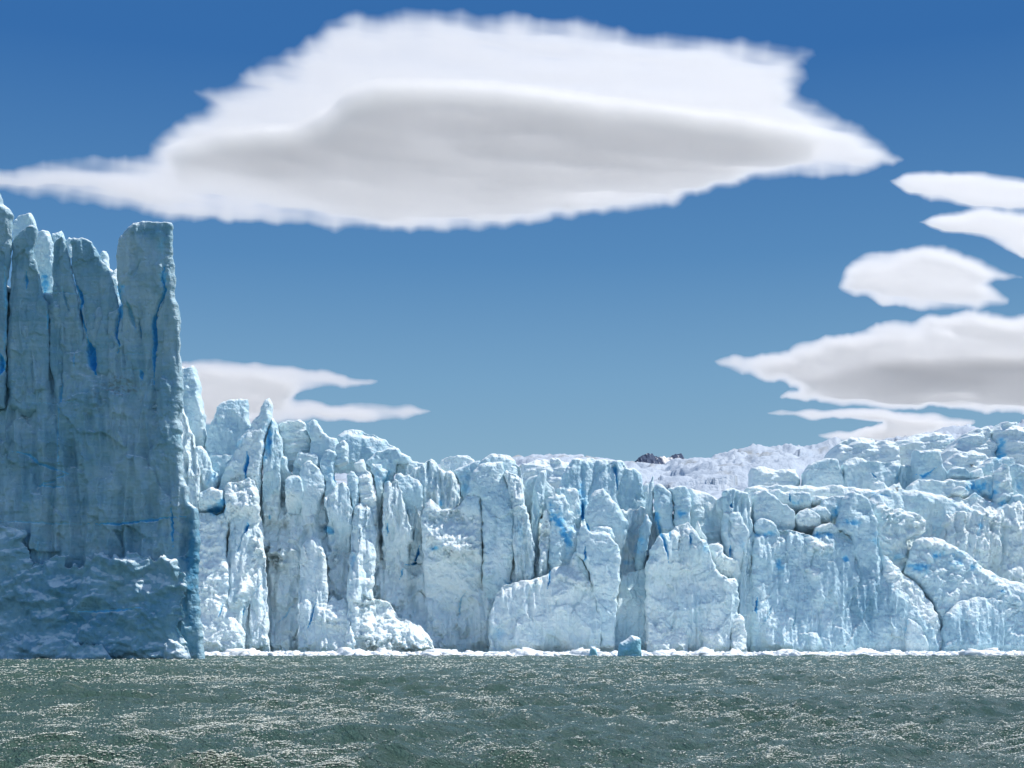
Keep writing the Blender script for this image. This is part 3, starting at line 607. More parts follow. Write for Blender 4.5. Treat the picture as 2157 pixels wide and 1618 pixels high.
sr('ice_wedge', 'pointed dark-shaded ice wedge under the long slope of the dome', 8, [(790,330),(810,280),(860,240),(960,180),(1060,150),(1170,150),(1260,200),(1330,250),(1330,330),(1160,330),(1150,430),(1120,600),(960,600),(820,420)], 433, style='smooth', tone=.5)
sr('ice_column', 'small mushroom-shaped ice column with flat cap and blue waist', 8, [(858,350),(975,345),(985,400),(1040,430),(1030,490),(1005,560),(1000,680),(960,900),(900,900),(900,600),(890,490),(835,430),(860,400)], 423, style='smooth', tone=.36, R=8)
sr('ice_block', 'pointed pale ice shard leaning against the thick smooth column', 3, [(1025,960),(1090,905),(1130,905),(1175,960),(1215,1020),(1245,1075),(1235,1150),(1190,1210),(1170,1412),(1060,1412),(1030,1100)], 421, style='block', tone=.2, amp=.6)
sr('ice_block', 'cluster of rounded blue-white ice knobs behind the pale pointed shard', 3, [(960,1150),(975,930),(985,870),(1020,825),(1060,845),(1100,835),(1150,845),(1190,880),(1200,1150)], 430, style='block', tone=.3)
sr('ice_block', 'smooth egg-shaped ice block at the foot of the blue-flanked fin', 3, [(905,1200),(910,1060),(935,1025),(975,1012),(1015,1025),(1048,1075),(1065,1150),(1060,1300),(930,1300)], 414, style='smooth', tone=.32)
sr('ice_block', 'small round ice knob between the fin and the knob cluster', 3, [(862,1000),(862,900),(885,868),(915,872),(935,910),(925,960),(960,1000),(940,1100),(860,1100)], 427, style='smooth', tone=.25)
sr('ice_fin', 'broad arrow-pointed ice fin with ribbed front, below the mushroom column', 8, [(250,780),(320,740),(380,640),(440,600),(490,560),(545,610),(580,660),(590,780),(600,900),(620,1100),(560,1300),(430,1300),(300,1150),(300,1000)], 410, style='tower', tone=.25, amp=.7)
sr('ice_block', 'white rounded hummock sitting over a deep blue hollow near the cliff', 3, [(190,1300),(200,1180),(240,1150),(300,1120),(340,1135),(395,1150),(410,1230),(380,1290),(330,1330),(240,1345)], 403, style='block', tone=.12, T=18)
sr('ice_fin', 'slim pale ice fin between the cliff-side rib and the rounded block', 3, [(150,1250),(150,900),(165,800),(215,780),(250,820),(275,870),(300,960),(345,1000),(360,1060),(310,1140),(300,1250)], 414, style='tower', tone=.2)
sr('snow_ridge', 'crumbly white snow crest below the leaning spire', 3, [(400,1500),(405,1140),(440,1085),(500,1080),(560,1060),(600,1040),(640,1075),(670,1140),(690,1200),(700,1500)], 401, style='rubble', tone=.0, amp=.7, R=20)
sr('ice_buttress', 'knobbly white ice buttress against the dark cliff, rising from the water', 4, [(50,1440),(60,150),(110,125),(160,125),(250,150),(330,128),(348,200),(345,300),(320,400),(325,520),(350,620),(372,680),(365,800),(355,900),(350,1000),(420,1110),(470,1180),(495,1240),(490,1440)], 396, style='rubble', tone=.0, amp=.75, R=22, lean=.42, Tb=80)
sr('ice_buttress', 'smooth tall white ice buttress right of the knobbly one', 4, [(330,1440),(340,1000),(330,600),(345,400),(360,200),(400,60),(470,20),(560,60),(620,200),(640,420),(600,640),(560,900),(520,1100),(480,1440)], 404, style='wall', tone=.12, amp=.6, R=26, lean=.40)
sr('ice_rib', 'rounded snow-dusted ice rib at the water, second from the dark cliff', 4, [(300,1440),(310,1180),(335,1080),(355,1060),(385,1090),(440,1130),(485,1180),(492,1250),(488,1440)], 393, style='rubble', tone=.05, amp=.45, R=22, lean=.4)
sr('ice_column', 'striped snowy ice column with horizontal ledges left of centre', 8, [(640,330),(700,290),(745,290),(780,340),(800,420),(850,480),(880,560),(890,660),(910,760),(930,880),(960,1060),(980,1300),(700,1300),(690,1000),(700,800),(690,600),(650,450)], 418, style='snow', tone=.0, amp=.7)
sr('ice_column', 'short blue-sided pillar left of the striped column', 8, [(545,600),(550,470),(590,425),(640,450),(690,500),(700,640),(700,860),(680,1100),(600,1100),(590,800)], 414, style='smooth', tone=.4, R=10)
sr('ice_fin', 'knife-edged ice rib slanting down right of the mushroom column', 8, [(1000,900),(1010,600),(1080,560),(1100,600),(1150,520),(1190,560),(1240,700),(1270,820),(1300,980),(1400,1160),(1340,1160),(1300,1400),(1000,1400),(990,1100)], 411, style='tower', tone=.15, amp=.9)
sr('ice_block', 'dark-faced ice block with scalloped top edge beside the knife-edged rib', 8, [(1150,560),(1160,470),(1220,455),(1270,500),(1340,470),(1380,520),(1470,560),(1500,620),(1500,900),(1400,1000),(1250,900)], 416, style='smooth', tone=.48)
sr('ice_block', 'jagged low ice crest on the skyline right of the blue-grey dome', 8, [(1160,500),(1170,340),(1240,270),(1330,250),(1400,300),(1470,330),(1530,330),(1600,280),(1660,310),(1700,600),(1200,600)], 441, style='block', tone=.25)
sr('ice_wall', 'furrowed ice wall of narrow vertical ribs left of the big domed tower', 5, [(20,600),(30,260),(60,190),(130,160),(180,130),(230,150),(250,190),(290,205),(330,200),(360,240),(390,330),(395,420),(360,470),(200,640)], 430, style='tower', tone=.18, amp=1.3)
sr('ice_block', 'low double-humped ice block on the skyline with a light blue notch', 5, [(250,300),(262,130),(290,115),(330,103),(360,108),(400,95),(440,98),(480,122),(510,150),(520,300)], 447, style='smooth', tone=.25)
sr('ice_wedge', 'light blue backlit ice wedge wedged behind the domed tower', 5, [(335,210),(400,180),(460,150),(540,130),(560,300),(440,480),(405,400),(390,300)], 438, style='smooth', tone=.5)
sr('ice_mound', 'low snowy mound with melted knobs between the furrowed wall and domed tower', 5, [(130,700),(120,520),(160,430),(190,398),(215,430),(260,470),(330,470),(400,440),(430,385),(520,375),(545,400),(550,700),(550,860),(470,920),(300,960),(150,900)], 412, style='rubble', tone=.0, amp=.55, R=24, lean=.25)
sr('ice_slab', 'grey triangular ice slab on the snowy mound', 5, [(380,560),(400,470),(430,380),(500,375),(540,385),(530,470),(548,560),(500,600)], 409, style='block', tone=.25, amp=.6)
sr('ice_rib', 'slender rounded ice rib right of the smooth tall buttress', 4, [(540,1440),(545,900),(560,500),(570,160),(600,100),(650,190),(685,500),(705,900),(730,1440)], 405, style='wall', tone=.1, amp=.6, R=24, lean=.40)
sr('ice_buttress', 'pale blue ice buttress with a long thin blue crack at its foot', 4, [(980,1440),(985,800),(1010,450),(1060,380),(1130,325),(1185,370),(1220,450),(1245,650),(1265,1000),(1280,1440)], 404, style='wall', tone=.1, amp=.6, R=30, lean=.40)
sr('ice_buttress', 'column-like grooved ice buttress rising to the arrow-pointed fin', 4, [(1420,1440),(1425,800),(1455,500),(1470,200),(1500,70),(1590,30),(1660,120),(1695,300),(1690,600),(1670,900),(1710,1100),(1770,1440)], 402, style='wall', tone=.15, amp=.7, R=26, lean=.40)
sr('snow_fan', 'white rubble fan at the foot of the grooved column-like buttress', 4, [(1140,1440),(1180,1050),(1235,965),(1305,880),(1345,930),(1400,900),(1470,985),(1520,1060),(1600,1090),(1700,1120),(1750,1440)], 399, style='rubble', tone=-.05, amp=.55, R=24, lean=.5)
sr('snow_fan', 'wide streaked rubble fan left of the broad rounded buttress', 4, [(1640,1440),(1655,900),(1720,905),(1800,940),(1850,1000),(1890,1080),(1990,1110),(2080,1150),(2140,1200),(2200,1300),(2260,1440)], 398, style='rubble', tone=-.05, amp=.55, R=24, lean=.5)
# --- centre
sr('ice_dome', 'rounded dome cap behind the tall domed tower, catching light on its rim', 5, [(500,500),(520,150),(545,118),(585,98),(640,88),(700,93),(745,108),(780,140),(812,180),(832,260),(840,500)], 431, style='smooth', tone=.3, T=18, R=20)
sr('ice_tower', 'tall domed ice tower with flat shaded front left of the thin pillar', 5, [(548,1000),(552,700),(545,480),(530,400),(430,380),(445,330),(465,260),(490,195),(540,160),(600,145),(690,140),(702,200),(715,280),(745,340),(780,420),(775,700),(720,1000),(650,1100)], 418, style='block', tone=.33, amp=.9, T=20, R=14)
sr('ice_column', 'rough-edged vertical ice column down the right side of the domed tower', 5, [(697,230),(712,203),(762,212),(800,240),(830,260),(836,340),(842,440),(880,560),(910,700),(905,1000),(860,1150),(780,1000),(760,640),(745,420),(725,320)], 413, style='tower', tone=.18, amp=1.3)
sr('ice_pillar', 'thin grey ice pillar standing free right of the domed tower', 5, [(925,260),(955,205),(990,195),(997,225),(993,280),(982,350),(972,440),(955,520),(940,600),(930,900),(870,900),(878,600),(885,480),(892,400),(905,320)], 424, style='tower', tone=.28, amp=.6, R=8, jit=1.2)
sr('snow_hummock', 'smooth white snow hummock behind the thin grey pillar', 5, [(780,400),(790,190),(830,150),(920,135),(1000,125),(1040,112),(1075,118),(1100,140),(1160,150),(1160,400)], 470, style='snow', tone=-.05, amp=.6, T=26, Tb=120, R=30)
sr('ice_block', 'pale rounded ice block half hidden behind the thin grey pillar', 5, [(820,520),(840,300),(870,250),(920,225),(960,250),(1000,290),(1050,330),(1055,520)], 436, style='block', tone=.22, amp=.6)
sr('ice_fin', 'jagged translucent fin with bright blue streak near the centre', 5, [(1000,400),(1030,375),(1060,358),(1085,372),(1120,378),(1140,410),(1155,440),(1152,485),(1180,510),(1202,545),(1205,590),(1222,615),(1212,680),(1200,760),(1210,1000),(1040,1000),(1010,800),(1005,600)], 409, style='smooth', tone=.42, T=16, R=9, jit=3)
sr('snow_ridge', 'crumbly white ridge running down left of the blue-streaked fin', 5, [(930,900),(950,640),(965,560),(975,480),(1000,470),(1020,520),(1030,600),(1010,700),(1000,900),(960,1000)], 407, style='rubble', tone=0, amp=.5, R=10)
sr('ice_slab', 'narrow upright ice slab right behind the blue-streaked fin', 5, [(1110,420),(1125,348),(1160,335),(1190,325),(1218,345),(1228,420),(1236,500),(1238,700),(1150,700),(1130,500)], 419, style='block', tone=.28, amp=.4, R=8)
sr('ice_tower', 'massive flat-topped blue-grey ice tower right of centre', 6, [(40,900),(68,352),(95,300),(120,225),(150,170),(172,138),(195,120),(330,114),(345,128),(440,126),(510,135),(540,150),(570,185),(600,180),(640,205),(665,235),(680,330),(700,420),(715,560),(712,1000),(680,1445),(430,1445),(300,1200)], 435.9, style='wall', tone=.46, amp=.4, T=10, R=16, Tb=110, lean=.44)
sr('ice_block', 'large kite-shaped ice block leaning on the flat-topped tower', 6, [(392,321),(432,365),(470,410),(505,445),(545,510),(576,578),(560,620),(540,670),(515,730),(490,800),(440,720),(330,640),(285,600),(272,520),(290,440),(320,370),(340,345)], 407, style='block', tone=.2, amp=.5, T=18, R=12, jit=1.4)
sr('ice_block', 'small rounded ice block tucked under the kite-shaped block', 6, [(300,640),(330,600),(380,582),(430,585),(462,608),(474,645),(470,760),(400,760),(320,700)], 403.5, style='smooth', tone=.25, R=10)
sr('ice_block', 'snow-topped square ice block below the kite-shaped block', 6, [(205,760),(225,640),(240,590),(270,577),(290,615),(330,632),(380,625),(450,645),(475,690),(510,750),(518,800),(515,950),(500,1050),(490,1200),(470,1445),(380,1445),(360,1200),(300,900)], 400, style='block', tone=.22, amp=.8, T=18)
sr('ice_buttress', 'broad rounded ice buttress with a crumbling snow shoulder in the centre of the front', 5, [(590,1470),(600,1200),(640,1060),(700,1000),(760,985),(900,960),(1010,920),(1060,870),(1150,850),(1190,765),(1215,770),(1240,820),(1290,890),(1296,950),(1320,1000),(1350,1040),(1375,1100),(1390,1160),(1395,1280),(1408,1470)], 397, style='wall', tone=.14, amp=.5, T=22, R=26, lean=.26, Tb=80)
sr('ice_fin', 'thin teal ice fin on the right flank of the flat-topped tower', 6, [(700,505),(718,540),(733,562),(728,640),(712,720),(690,770),(680,900),(625,900),(615,770),(640,690),(650,630),(672,570)], 412, style='smooth', tone=.62, R=9)
sr('ice_fin', 'narrow light fin in the notch right of the flat-topped tower', 6, [(672,300),(700,285),(722,270),(748,235),(752,300),(748,420),(760,560),(720,560),(700,420),(685,350)], 423, style='tower', tone=.3, amp=.4, R=7)
sr('ice_tower', 'smooth bright blue ice tower in the row right of the notch', 6, [(748,320),(760,300),(800,298),(830,315),(862,345),(882,385),(886,450),(884,520),(905,600),(880,700),(800,700),(765,560),(748,420)], 417, style='smooth', tone=.52, R=12)
sr('ice_tower', 'rounded ice tower with a blue hollow halfway down', 6, [(848,328),(900,312),(935,302),(972,318),(1010,372),(1012,450),(1000,520),(1005,700),(1000,800),(900,800),(895,600),(885,420)], 419, style='smooth', tone=.45, T=16)
sr('ice_slab', 'wide sloping ice slab lying back behind the row of towers', 6, [(980,600),(985,320),(1040,330),(1110,350),(1195,400),(1235,440),(1262,480),(1285,560),(1290,700),(1180,720)], 427, style='smooth', tone=.22, lean=.4, T=16)
sr('ice_tower', 'stout domed tower at the right end of the central group', 6, [(1230,700),(1232,345),(1260,332),(1290,326),(1340,334),(1380,350),(1405,375),(1432,425),(1425,480),(1420,540),(1440,590),(1446,660),(1438,760),(1410,870),(1370,960),(1345,1100),(1300,1100)], 415, style='tower', tone=.38, amp=.8, T=16)
sr('ice_block', 'rounded shoulder of grey ice in front of the stout domed tower', 6, [(1235,486),(1290,482),(1332,486),(1362,520),(1388,575),(1412,640),(1405,700),(1378,760),(1350,860),(1330,1100),(1280,1000),(1290,700),(1270,560)], 410, style='smooth', tone=.25, T=14)
sr('ice_block', 'small square ice block between the sloping slab and the domed tower', 6, [(1188,405),(1215,392),(1242,390),(1262,420),(1285,480),(1285,560),(1210,540)], 422, style='smooth', tone=.2, R=8)
sr('ice_buttress', 'tall grooved ice face below the row of towers, right of centre', 6, [(690,1445),(695,900),(725,760),(760,690),(800,640),(850,640),(900,590),(990,560),(1040,620),(1070,680),(1120,690),(1150,800),(1200,900),(1260,960),(1320,940),(1340,1000),(1335,1200),(1330,1445)], 405, style='wall', tone=.15, amp=.6, T=18, R=22, lean=.12, Tb=80)
sr('ice_spike', 'little upright ice spike on the grooved face', 6, [(1042,700),(1045,600),(1050,548),(1060,545),(1070,590),(1085,625),(1118,670),(1135,740),(1100,780),(1050,760)], 402, style='smooth', tone=.1, R=6, s=1.5, jit=1)
sr('ice_block', 'stack of bright broken ice blocks on the right shoulder of the grooved face', 6, [(1130,740),(1150,710),(1195,700),(1232,728),(1238,780),(1290,805),(1335,830),(1310,880),(1322,945),(1270,960),(1215,930),(1160,850)], 401, style='rubble', tone=.05, amp=.6, R=10, s=1.6)
sr('snow_fan', 'fan of bright streaky rubble at the foot of the grooved face', 6, [(700,1445),(690,1180),(720,1230),(760,1290),(800,1215),(835,1275),(880,1330),(925,1290),(975,1290),(990,1380),(985,1445)], 393, style='rubble', tone=-.1, amp=.6, R=18, lean=.35)
sr('snow_fan', 'narrow streaky snow cone at the water right of the bright rubble fan', 6, [(1080,1445),(1085,1330),(1105,1205),(1130,1215),(1165,1270),(1200,1320),(1235,1385),(1262,1445)], 392, style='rubble', tone=.0, amp=.5, R=14, lean=.3)
sr('snow_fan', 'knobbly white cone at the foot of the corner of the front', 6, [(1285,1445),(1292,1260),(1320,1220),(1352,1195),(1378,1245),(1395,1340),(1398,1445)], 391, style='rubble', tone=-.05, amp=.55, R=14, lean=.3)
# --- right part
sr('ice_buttress', 'wide bluish ice buttress filling the right part of the front', 7, [(-60,1460),(-40,760),(60,715),(200,730),(330,760),(430,740),(500,740),(600,700),(700,690),(725,760),(770,870),(800,1000),(850,1070),(920,1140),(1000,1220),(1060,1330),(1100,1400),(1120,1460)], 411, style='wall', tone=.40, amp=.5, T=22, R=26, lean=.26, Tb=90)
sr('ice_tower', 'flat-topped pale tower with sharp right edge on the bluish buttress', 7, [(470,720),(500,600),(520,540),(545,500),(575,493),(620,500),(650,520),(680,560),(705,610),(722,660),(728,900),(700,1100),(620,1000),(560,760)], 404, style='smooth', tone=.4, T=18)
sr('ice_block', 'arched blue-shadowed block left of the flat-topped pale tower', 7, [(370,640),(380,560),(400,530),(460,515),(530,520),(535,620),(510,700),(400,700)], 418, style='smooth', tone=.4)
sr('ice_dome', 'low smooth white dome in the hollow right of the central group', 7, [(220,700),(225,635),(250,605),(290,598),(340,605),(375,640),(392,690),(380,740),(240,740)], 412, style='smooth', tone=.15)
sr('ice_dome', 'small pale dome behind the low smooth dome', 7, [(310,660),(320,590),(370,572),(410,585),(440,630),(448,700),(330,700)], 415, style='smooth', tone=.3)
sr('ice_block', 'large rounded wedge of ice right beside the stout domed tower', 7, [(-50,800),(-40,500),(0,478),(40,476),(65,505),(110,530),(130,560),(170,570),(205,605),(222,650),(210,720),(100,800)], 414, style='smooth', tone=.3, T=16)
sr('ice_block', 'blue-bellied block below the large rounded wedge', 7, [(-40,820),(-30,660),(0,650),(30,655),(70,665),(105,705),(125,740),(130,820)], 407, style='smooth', tone=.45)
sr('ice_block', 'crumbled block over a blue hollow left of the flat-topped pale tower', 7, [(325,770),(345,710),(380,690),(430,680),(472,690),(490,730),(470,775),(400,800)], 405, style='block', tone=.1, amp=.6)
sr('ice_block', 'ice block with a slit-like blue opening under the snow terrace', 7, [(45,560),(60,485),(120,470),(160,490),(200,478),(240,490),(310,495),(330,540),(300,600),(150,620)], 423, style='smooth', tone=.25)
sr('ice_block', 'broken white lumps lining the hollow behind the pale tower', 7, [(310,560),(330,520),(400,505),(440,530),(500,520),(560,520),(560,580),(330,600)], 430, style='rubble', tone=.05, amp=.4)
sr('snow_terrace', 'long snow terrace crossing behind the right-hand blocks', 7, [(-100,620),(-80,455),(100,448),(300,452),(420,455),(500,450),(620,470),(760,475),(800,560),(700,600),(300,620)], 446, style='snow', tone=0, amp=.6, T=18, R=16, Tb=90)
sr('snow_hummock', 'rounded snow hummock at the left end of the terrace', 7, [(-60,520),(-50,340),(20,330),(100,350),(160,345),(215,352),(242,400),(250,520)], 472, style='snow', tone=.0, amp=.6, T=26, Tb=120, R=26)
sr('ice_block', 'two-faced ice block split by a crack on the terrace', 7, [(262,520),(270,370),(300,330),(345,300),(400,285),(470,285),(495,330),(512,380),(560,450),(580,520)], 466, style='block', tone=.3, amp=.7, T=20)
sr('ice_wall', 'long low pale blue ice wall standing on the terrace', 7, [(540,520),(515,330),(530,290),(590,275),(640,285),(700,295),(760,310),(820,305),(865,312),(872,380),(868,520)], 464, style='smooth', tone=.35, T=18, R=14)
sr('ice_block', 'pale blue ice block right of the long low wall', 7, [(865,520),(868,330),(905,318),(940,335),(955,370),(990,400),(990,520)], 463, style='smooth', tone=.35)
sr('ice_cube', 'squared light blue ice cube tilted on the upper terrace at right', 7, [(955,520),(952,370),(952,300),(963,228),(1010,232),(1108,235),(1122,280),(1134,330),(1160,390),(1190,520)], 458, style='smooth', tone=.42, T=20, R=8, jit=1.2)
sr('ice_block', 'small triangular ice block at the foot of the squared cube', 7, [(695,500),(705,435),(738,412),(770,440),(800,465),(830,440),(870,430),(880,500)], 452, style='smooth', tone=.2, R=8)
sr('snow_hummock', 'layered snow hummock with dark specks left of the squared cube', 7, [(440,420),(470,215),(500,180),(560,158),(640,150),(700,155),(715,190),(780,165),(830,175),(860,200),(880,420)], 600, style='snow', tone=.0, amp=1.0, T=34, Tb=200, R=30)
sr('snow_hummock', 'broad creased snow hummock rising behind the squared cube', 7, [(800,420),(830,180),(900,165),(940,140),(1000,130),(1060,122),(1100,118),(1140,132),(1190,135),(1205,170),(1190,230),(1220,420)], 620, style='snow', tone=.0, amp=1.0, T=34, Tb=200, R=30)
sr('snow_hummock', 'big layered grey-white snow dome high at the right', 7, [(1120,450),(1150,260),(1190,210),(1260,150),(1270,118),(1290,130),(1330,100),(1400,88),(1430,110),(1450,180),(1475,290),(1480,450)], 590, style='snow', tone=.05, amp=1.1, T=40, Tb=200, R=34)
sr('snow_hummock', 'highest snow dome at the right edge of the picture', 7, [(1440,450),(1465,220),(1435,120),(1460,85),(1500,62),(1590,58),(1600,80),(1700,90),(1800,60),(1950,80),(2000,450)], 585, style='snow', tone=.0, amp=1.1, T=40, Tb=200, R=34)
sr('snow_hummock', 'smooth sunlit snow bulge above the blue-shadowed blocks', 7, [(1130,500),(1140,330),(1180,270),(1240,240),(1320,235),(1390,250),(1430,290),(1420,400),(1420,500)], 500, style='snow', tone=-.05, amp=.7, T=30, Tb=100, R=30)
sr('ice_block', 'grey slab with sooty edge over scattered knobs at the right', 10, [(1450,950),(1480,850),(1530,760),(1600,680),(1680,665),(1760,690),(1880,680),(1960,680),(2010,720),(2000,800),(1960,830),(1900,1000)], 456, style='smooth', tone=.35)
sr('ice_block', 'rounded bright blue block at the foot of the smooth snow bulge', 10, [(960,1010),(990,940),(1040,860),(1120,815),(1220,820),(1290,870),(1310,1010)], 454, style='smooth', tone=.5)
sr('ice_block', 'white round boulder beside the bright blue rounded block', 10, [(1290,1010),(1320,920),(1400,870),(1490,845),(1520,900),(1540,1010)], 453, style='smooth', tone=.15)
sr('ice_wall', 'long grey-white ice ledge with blue underside at right', 10, [(330,1300),(400,1080),(540,1010),(700,1020),(880,1040),(1060,1010),(1200,1030),(1440,1030),(1640,1180),(1640,1300)], 449, style='smooth', tone=.2, T=16, lean=.2)
sr('ice_block', 'vivid blue-bellied ice block with pale roof at right', 10, [(1430,1040),(1480,985),(1560,965),(1670,950),(1740,985),(1800,1020),(1890,1080),(1850,1150),(1740,1180),(1690,1350),(1600,1300),(1480,1200)], 446, style='block', tone=.35, amp=.5)
sr('ice_block', 'small slanted white ice plate in front of the vivid blue hollow', 10, [(1040,1240),(1100,1150),(1140,1120),(1240,1122),(1255,1180),(1220,1250)], 444, style='smooth', tone=.1, R=6, s=1.5)
sr('ice_tower', 'ragged snow-dusted tower near the right edge', 10, [(1690,1500),(1700,900),(1760,850),(1830,790),(1890,800),(1930,900),(1960,1100),(2000,1250),(1900,1500)], 443, style='rubble', tone=.1, amp=.55, R=12)
sr('ice_block', 'tilted ice block with dark teal foot at the right edge', 10, [(1900,1700),(1920,1400),(1960,1270),(2060,1230),(2110,1260),(2250,1400),(2300,1700)], 440, style='smooth', tone=.35)
sr('ice_block', 'stacked bluish blocks above the tilted block at the right edge', 10, [(1930,1300),(1960,950),(1990,800),(2080,770),(2200,800),(2400,900),(2400,1300)], 447, style='block', tone=.35, amp=.8)
sr('ice_shelf', 'long dark-faced snow shelf descending to the right edge', 7, [(650,800),(660,560),(700,510),(750,475),(850,463),(900,480),(960,478),(1060,492),(1130,510),(1200,540),(1260,560),(1310,590),(1365,650),(1500,672),(1580,740),(1640,800),(1800,900),(1800,1150),(1300,1150),(1000,900)], 436, style='smooth', tone=.30, amp=1.2, T=26, R=22, Tb=100, lean=.1)
sr('snow_ridge', 'crumbled snow floor of the hollow behind the low white domes', 7, [(-40,900),(-20,640),(0,600),(60,585),(150,570),(250,562),(330,555),(420,570),(480,620),(500,700),(520,900)], 436, style='rubble', tone=.05, amp=.6, R=16, lean=.3)
sr('ice_rib', 'narrow shaded ice rib in the corner right of the knobbly white cone', 6, [(1325,1445),(1330,1100),(1370,850),(1430,740),(1470,800),(1485,1000),(1490,1445)], 421, style='tower', tone=.3, amp=.5, lean=.3)
sr('ice_rib', 'smooth bluish ice fold at the foot of the flat-topped tower', 6, [(400,1445),(470,1200),(515,930),(600,900),(690,880),(725,950),(735,1445)], 424, style='wall', tone=.35, amp=.4, lean=.34)
sr('ice_rib', 'thin white ice rib filling the gap left of the slender rounded rib', 4, [(455,1440),(470,1000),(500,600),(555,420),(610,560),(615,1440)], 421, style='tower', tone=.1, amp=.6, lean=.38)
sr('snow_ridge', 'bright rubble heap under the vivid blue-bellied block', 7, [(1150,760),(1165,545),(1210,520),(1270,535),(1330,500),(1400,540),(1480,560),(1520,640),(1500,760)], 442, style='rubble', tone=.0, amp=.6, R=14)
sr('snow_ridge', 'heaped ice rubble directly right of the flat-topped pale tower', 7, [(700,900),(715,620),(725,560),(770,555),(820,590),(880,592),(950,620),(1000,640),(1035,665),(1030,740),(960,770),(910,790),(920,860),(900,1000),(800,1000)], 421, style='rubble', tone=.02, amp=.8, R=16, lean=.2)
sr('snow_ridge', 'steep rubble ridge descending to the water beside the bluish buttress', 7, [(755,1000),(768,880),(800,900),(860,960),(905,1010),(960,1040),(1000,1085),(1035,1150),(1075,1190),(1100,1250),(1118,1310),(1130,1380),(1195,1460),(1040,1460),(1000,1330),(900,1180),(800,1080)], 403, style='rubble', tone=.0, amp=.6, R=18, lean=.3, s=1.8)
sr('snow_ridge', 'long crumbling white ridge crest running down to the right edge', 7, [(900,1000),(930,850),(970,790),(1020,770),(1080,765),(1140,785),(1190,810),(1250,850),(1310,885),(1370,940),(1420,975),(1480,1010),(1560,1040),(1639,1060),(1800,1100),(2000,1200),(2000,1460),(1180,1460),(1130,1340),(1070,1180),(1000,1080)], 412, style='rubble', tone=.25, amp=.6, R=26, lean=.3, T=22)
sr('ice_buttress', 'smooth blue-grey ice foot at the bottom right corner of the front', 7, [(1120,1460),(1130,1330),(1150,1240),(1220,1180),(1330,1140),(1450,1150),(1600,1200),(1800,1230),(2100,1300),(2100,1460)], 400, style='wall', tone=.38, amp=.45, R=24, lean=.28)
sr('ice_fin', 'small shark-fin ice slab at the water below the steep rubble ridge', 7, [(905,1460),(903,1390),(915,1320),(925,1275),(955,1285),(1000,1325),(1030,1380),(1048,1425),(1055,1460)], 400, style='smooth', tone=.15, R=9)
for nm, lb, rg, pt, dd, k_ in S:
    ybp = max(p[1] for p in conv(rg, pt))
    if dd < 436:
        if ybp > 1362: dd = WALLD-4+(dd-424)*.24
        else: dd = WALLD+.0518*(1384-ybp)-6+(dd-424)*.28; k_.setdefault('lean', .22)
        k_['fade'] = True
    elif dd < 500: dd += 8
    slab(nm, rg, pt, dd, label=lb, **k_)

# ------------------------------------------------------------------ floating ice
def lump(name, px, py_top, wpx, d, mat, seed, tone, label, cat, pts=None, group=None):
    pass
slab('iceberg', None, [(1296,1383),(1297,1370),(1304,1357),(1311,1352),(1322,1344),(1328,1338),(1338,1341),(1348,1345),(1349,1354),(1354,1368),(1357,1383)], 318, T=16, Tb=26, R=16, s=.8, jit=1.2, style='block', amp=.55, tone=.62, mat=BERGICE, label='larger blue-bellied iceberg with white crest floating before the front', cat='iceberg')
slab('iceberg', None, [(1236,1383),(1237,1372),(1244,1362),(1254,1362),(1266,1367),(1272,1375),(1274,1383)], 319, T=9, Tb=16, R=10, s=.8, jit=1.0, style='block', amp=.4, tone=.62, mat=BERGICE, label='smaller blue iceberg with white cap left of the larger one', cat='iceberg')
slab('ice_floe', None, [(1306,1384),(1312,1378),(1323,1374),(1325,1384)], 315, T=4, Tb=6, R=5, s=.6, jit=.4, style='block', amp=.2, tone=0.0, mat=BRASH, label='small white ice floe against the base of the larger iceberg', cat='ice floe')
def ico():
    t = (1+5**.5)/2
    v = [(-1,t,0),(1,t,0),(-1,-t,0),(1,-t,0),(0,-1,t),(0,1,t),(0,-1,-t),(0,1,-t),(t,0,-1),(t,0,1),(-t,0,-1),(-t,0,1)]
    f = [(0,11,5),(0,5,1),(0,1,7),(0,7,10),(0,10,11),(1,5,9),(5,11,4),(11,10,2),(10,7,6),(7,1,8),(3,9,4),(3,4,2),(3,2,6),(3,6,8),(3,8,9),(4,9,5),(2,4,11),(6,2,10),(8,6,7),(9,8,1)]
    v = [np.array(p, float)/math.sqrt(1+t*t) for p in v]; ff = []; mid = {}
    def md(a_, b_):
        k_ = (min(a_, b_), max(a_, b_))
        if k_ not in mid:
            m = v[a_]+v[b_]; v.append(m/np.linalg.norm(m)); mid[k_] = len(v)-1
        return mid[k_]
    for a_, b_, c_ in f:
        x, y, z = md(a_, b_), md(b_, c_), md(c_, a_); ff += [(a_, x, z), (b_, y, x), (c_, z, y), (x, y, z)]
    return np.array(v), np.array(ff)
IV, IF = ico()
def front_d(px): return 322+14*sm(np.asarray(px, float), 1500, 2157)+3*perlin(np.asarray(px, float)/70, np.asarray(px, float)*0, 5)
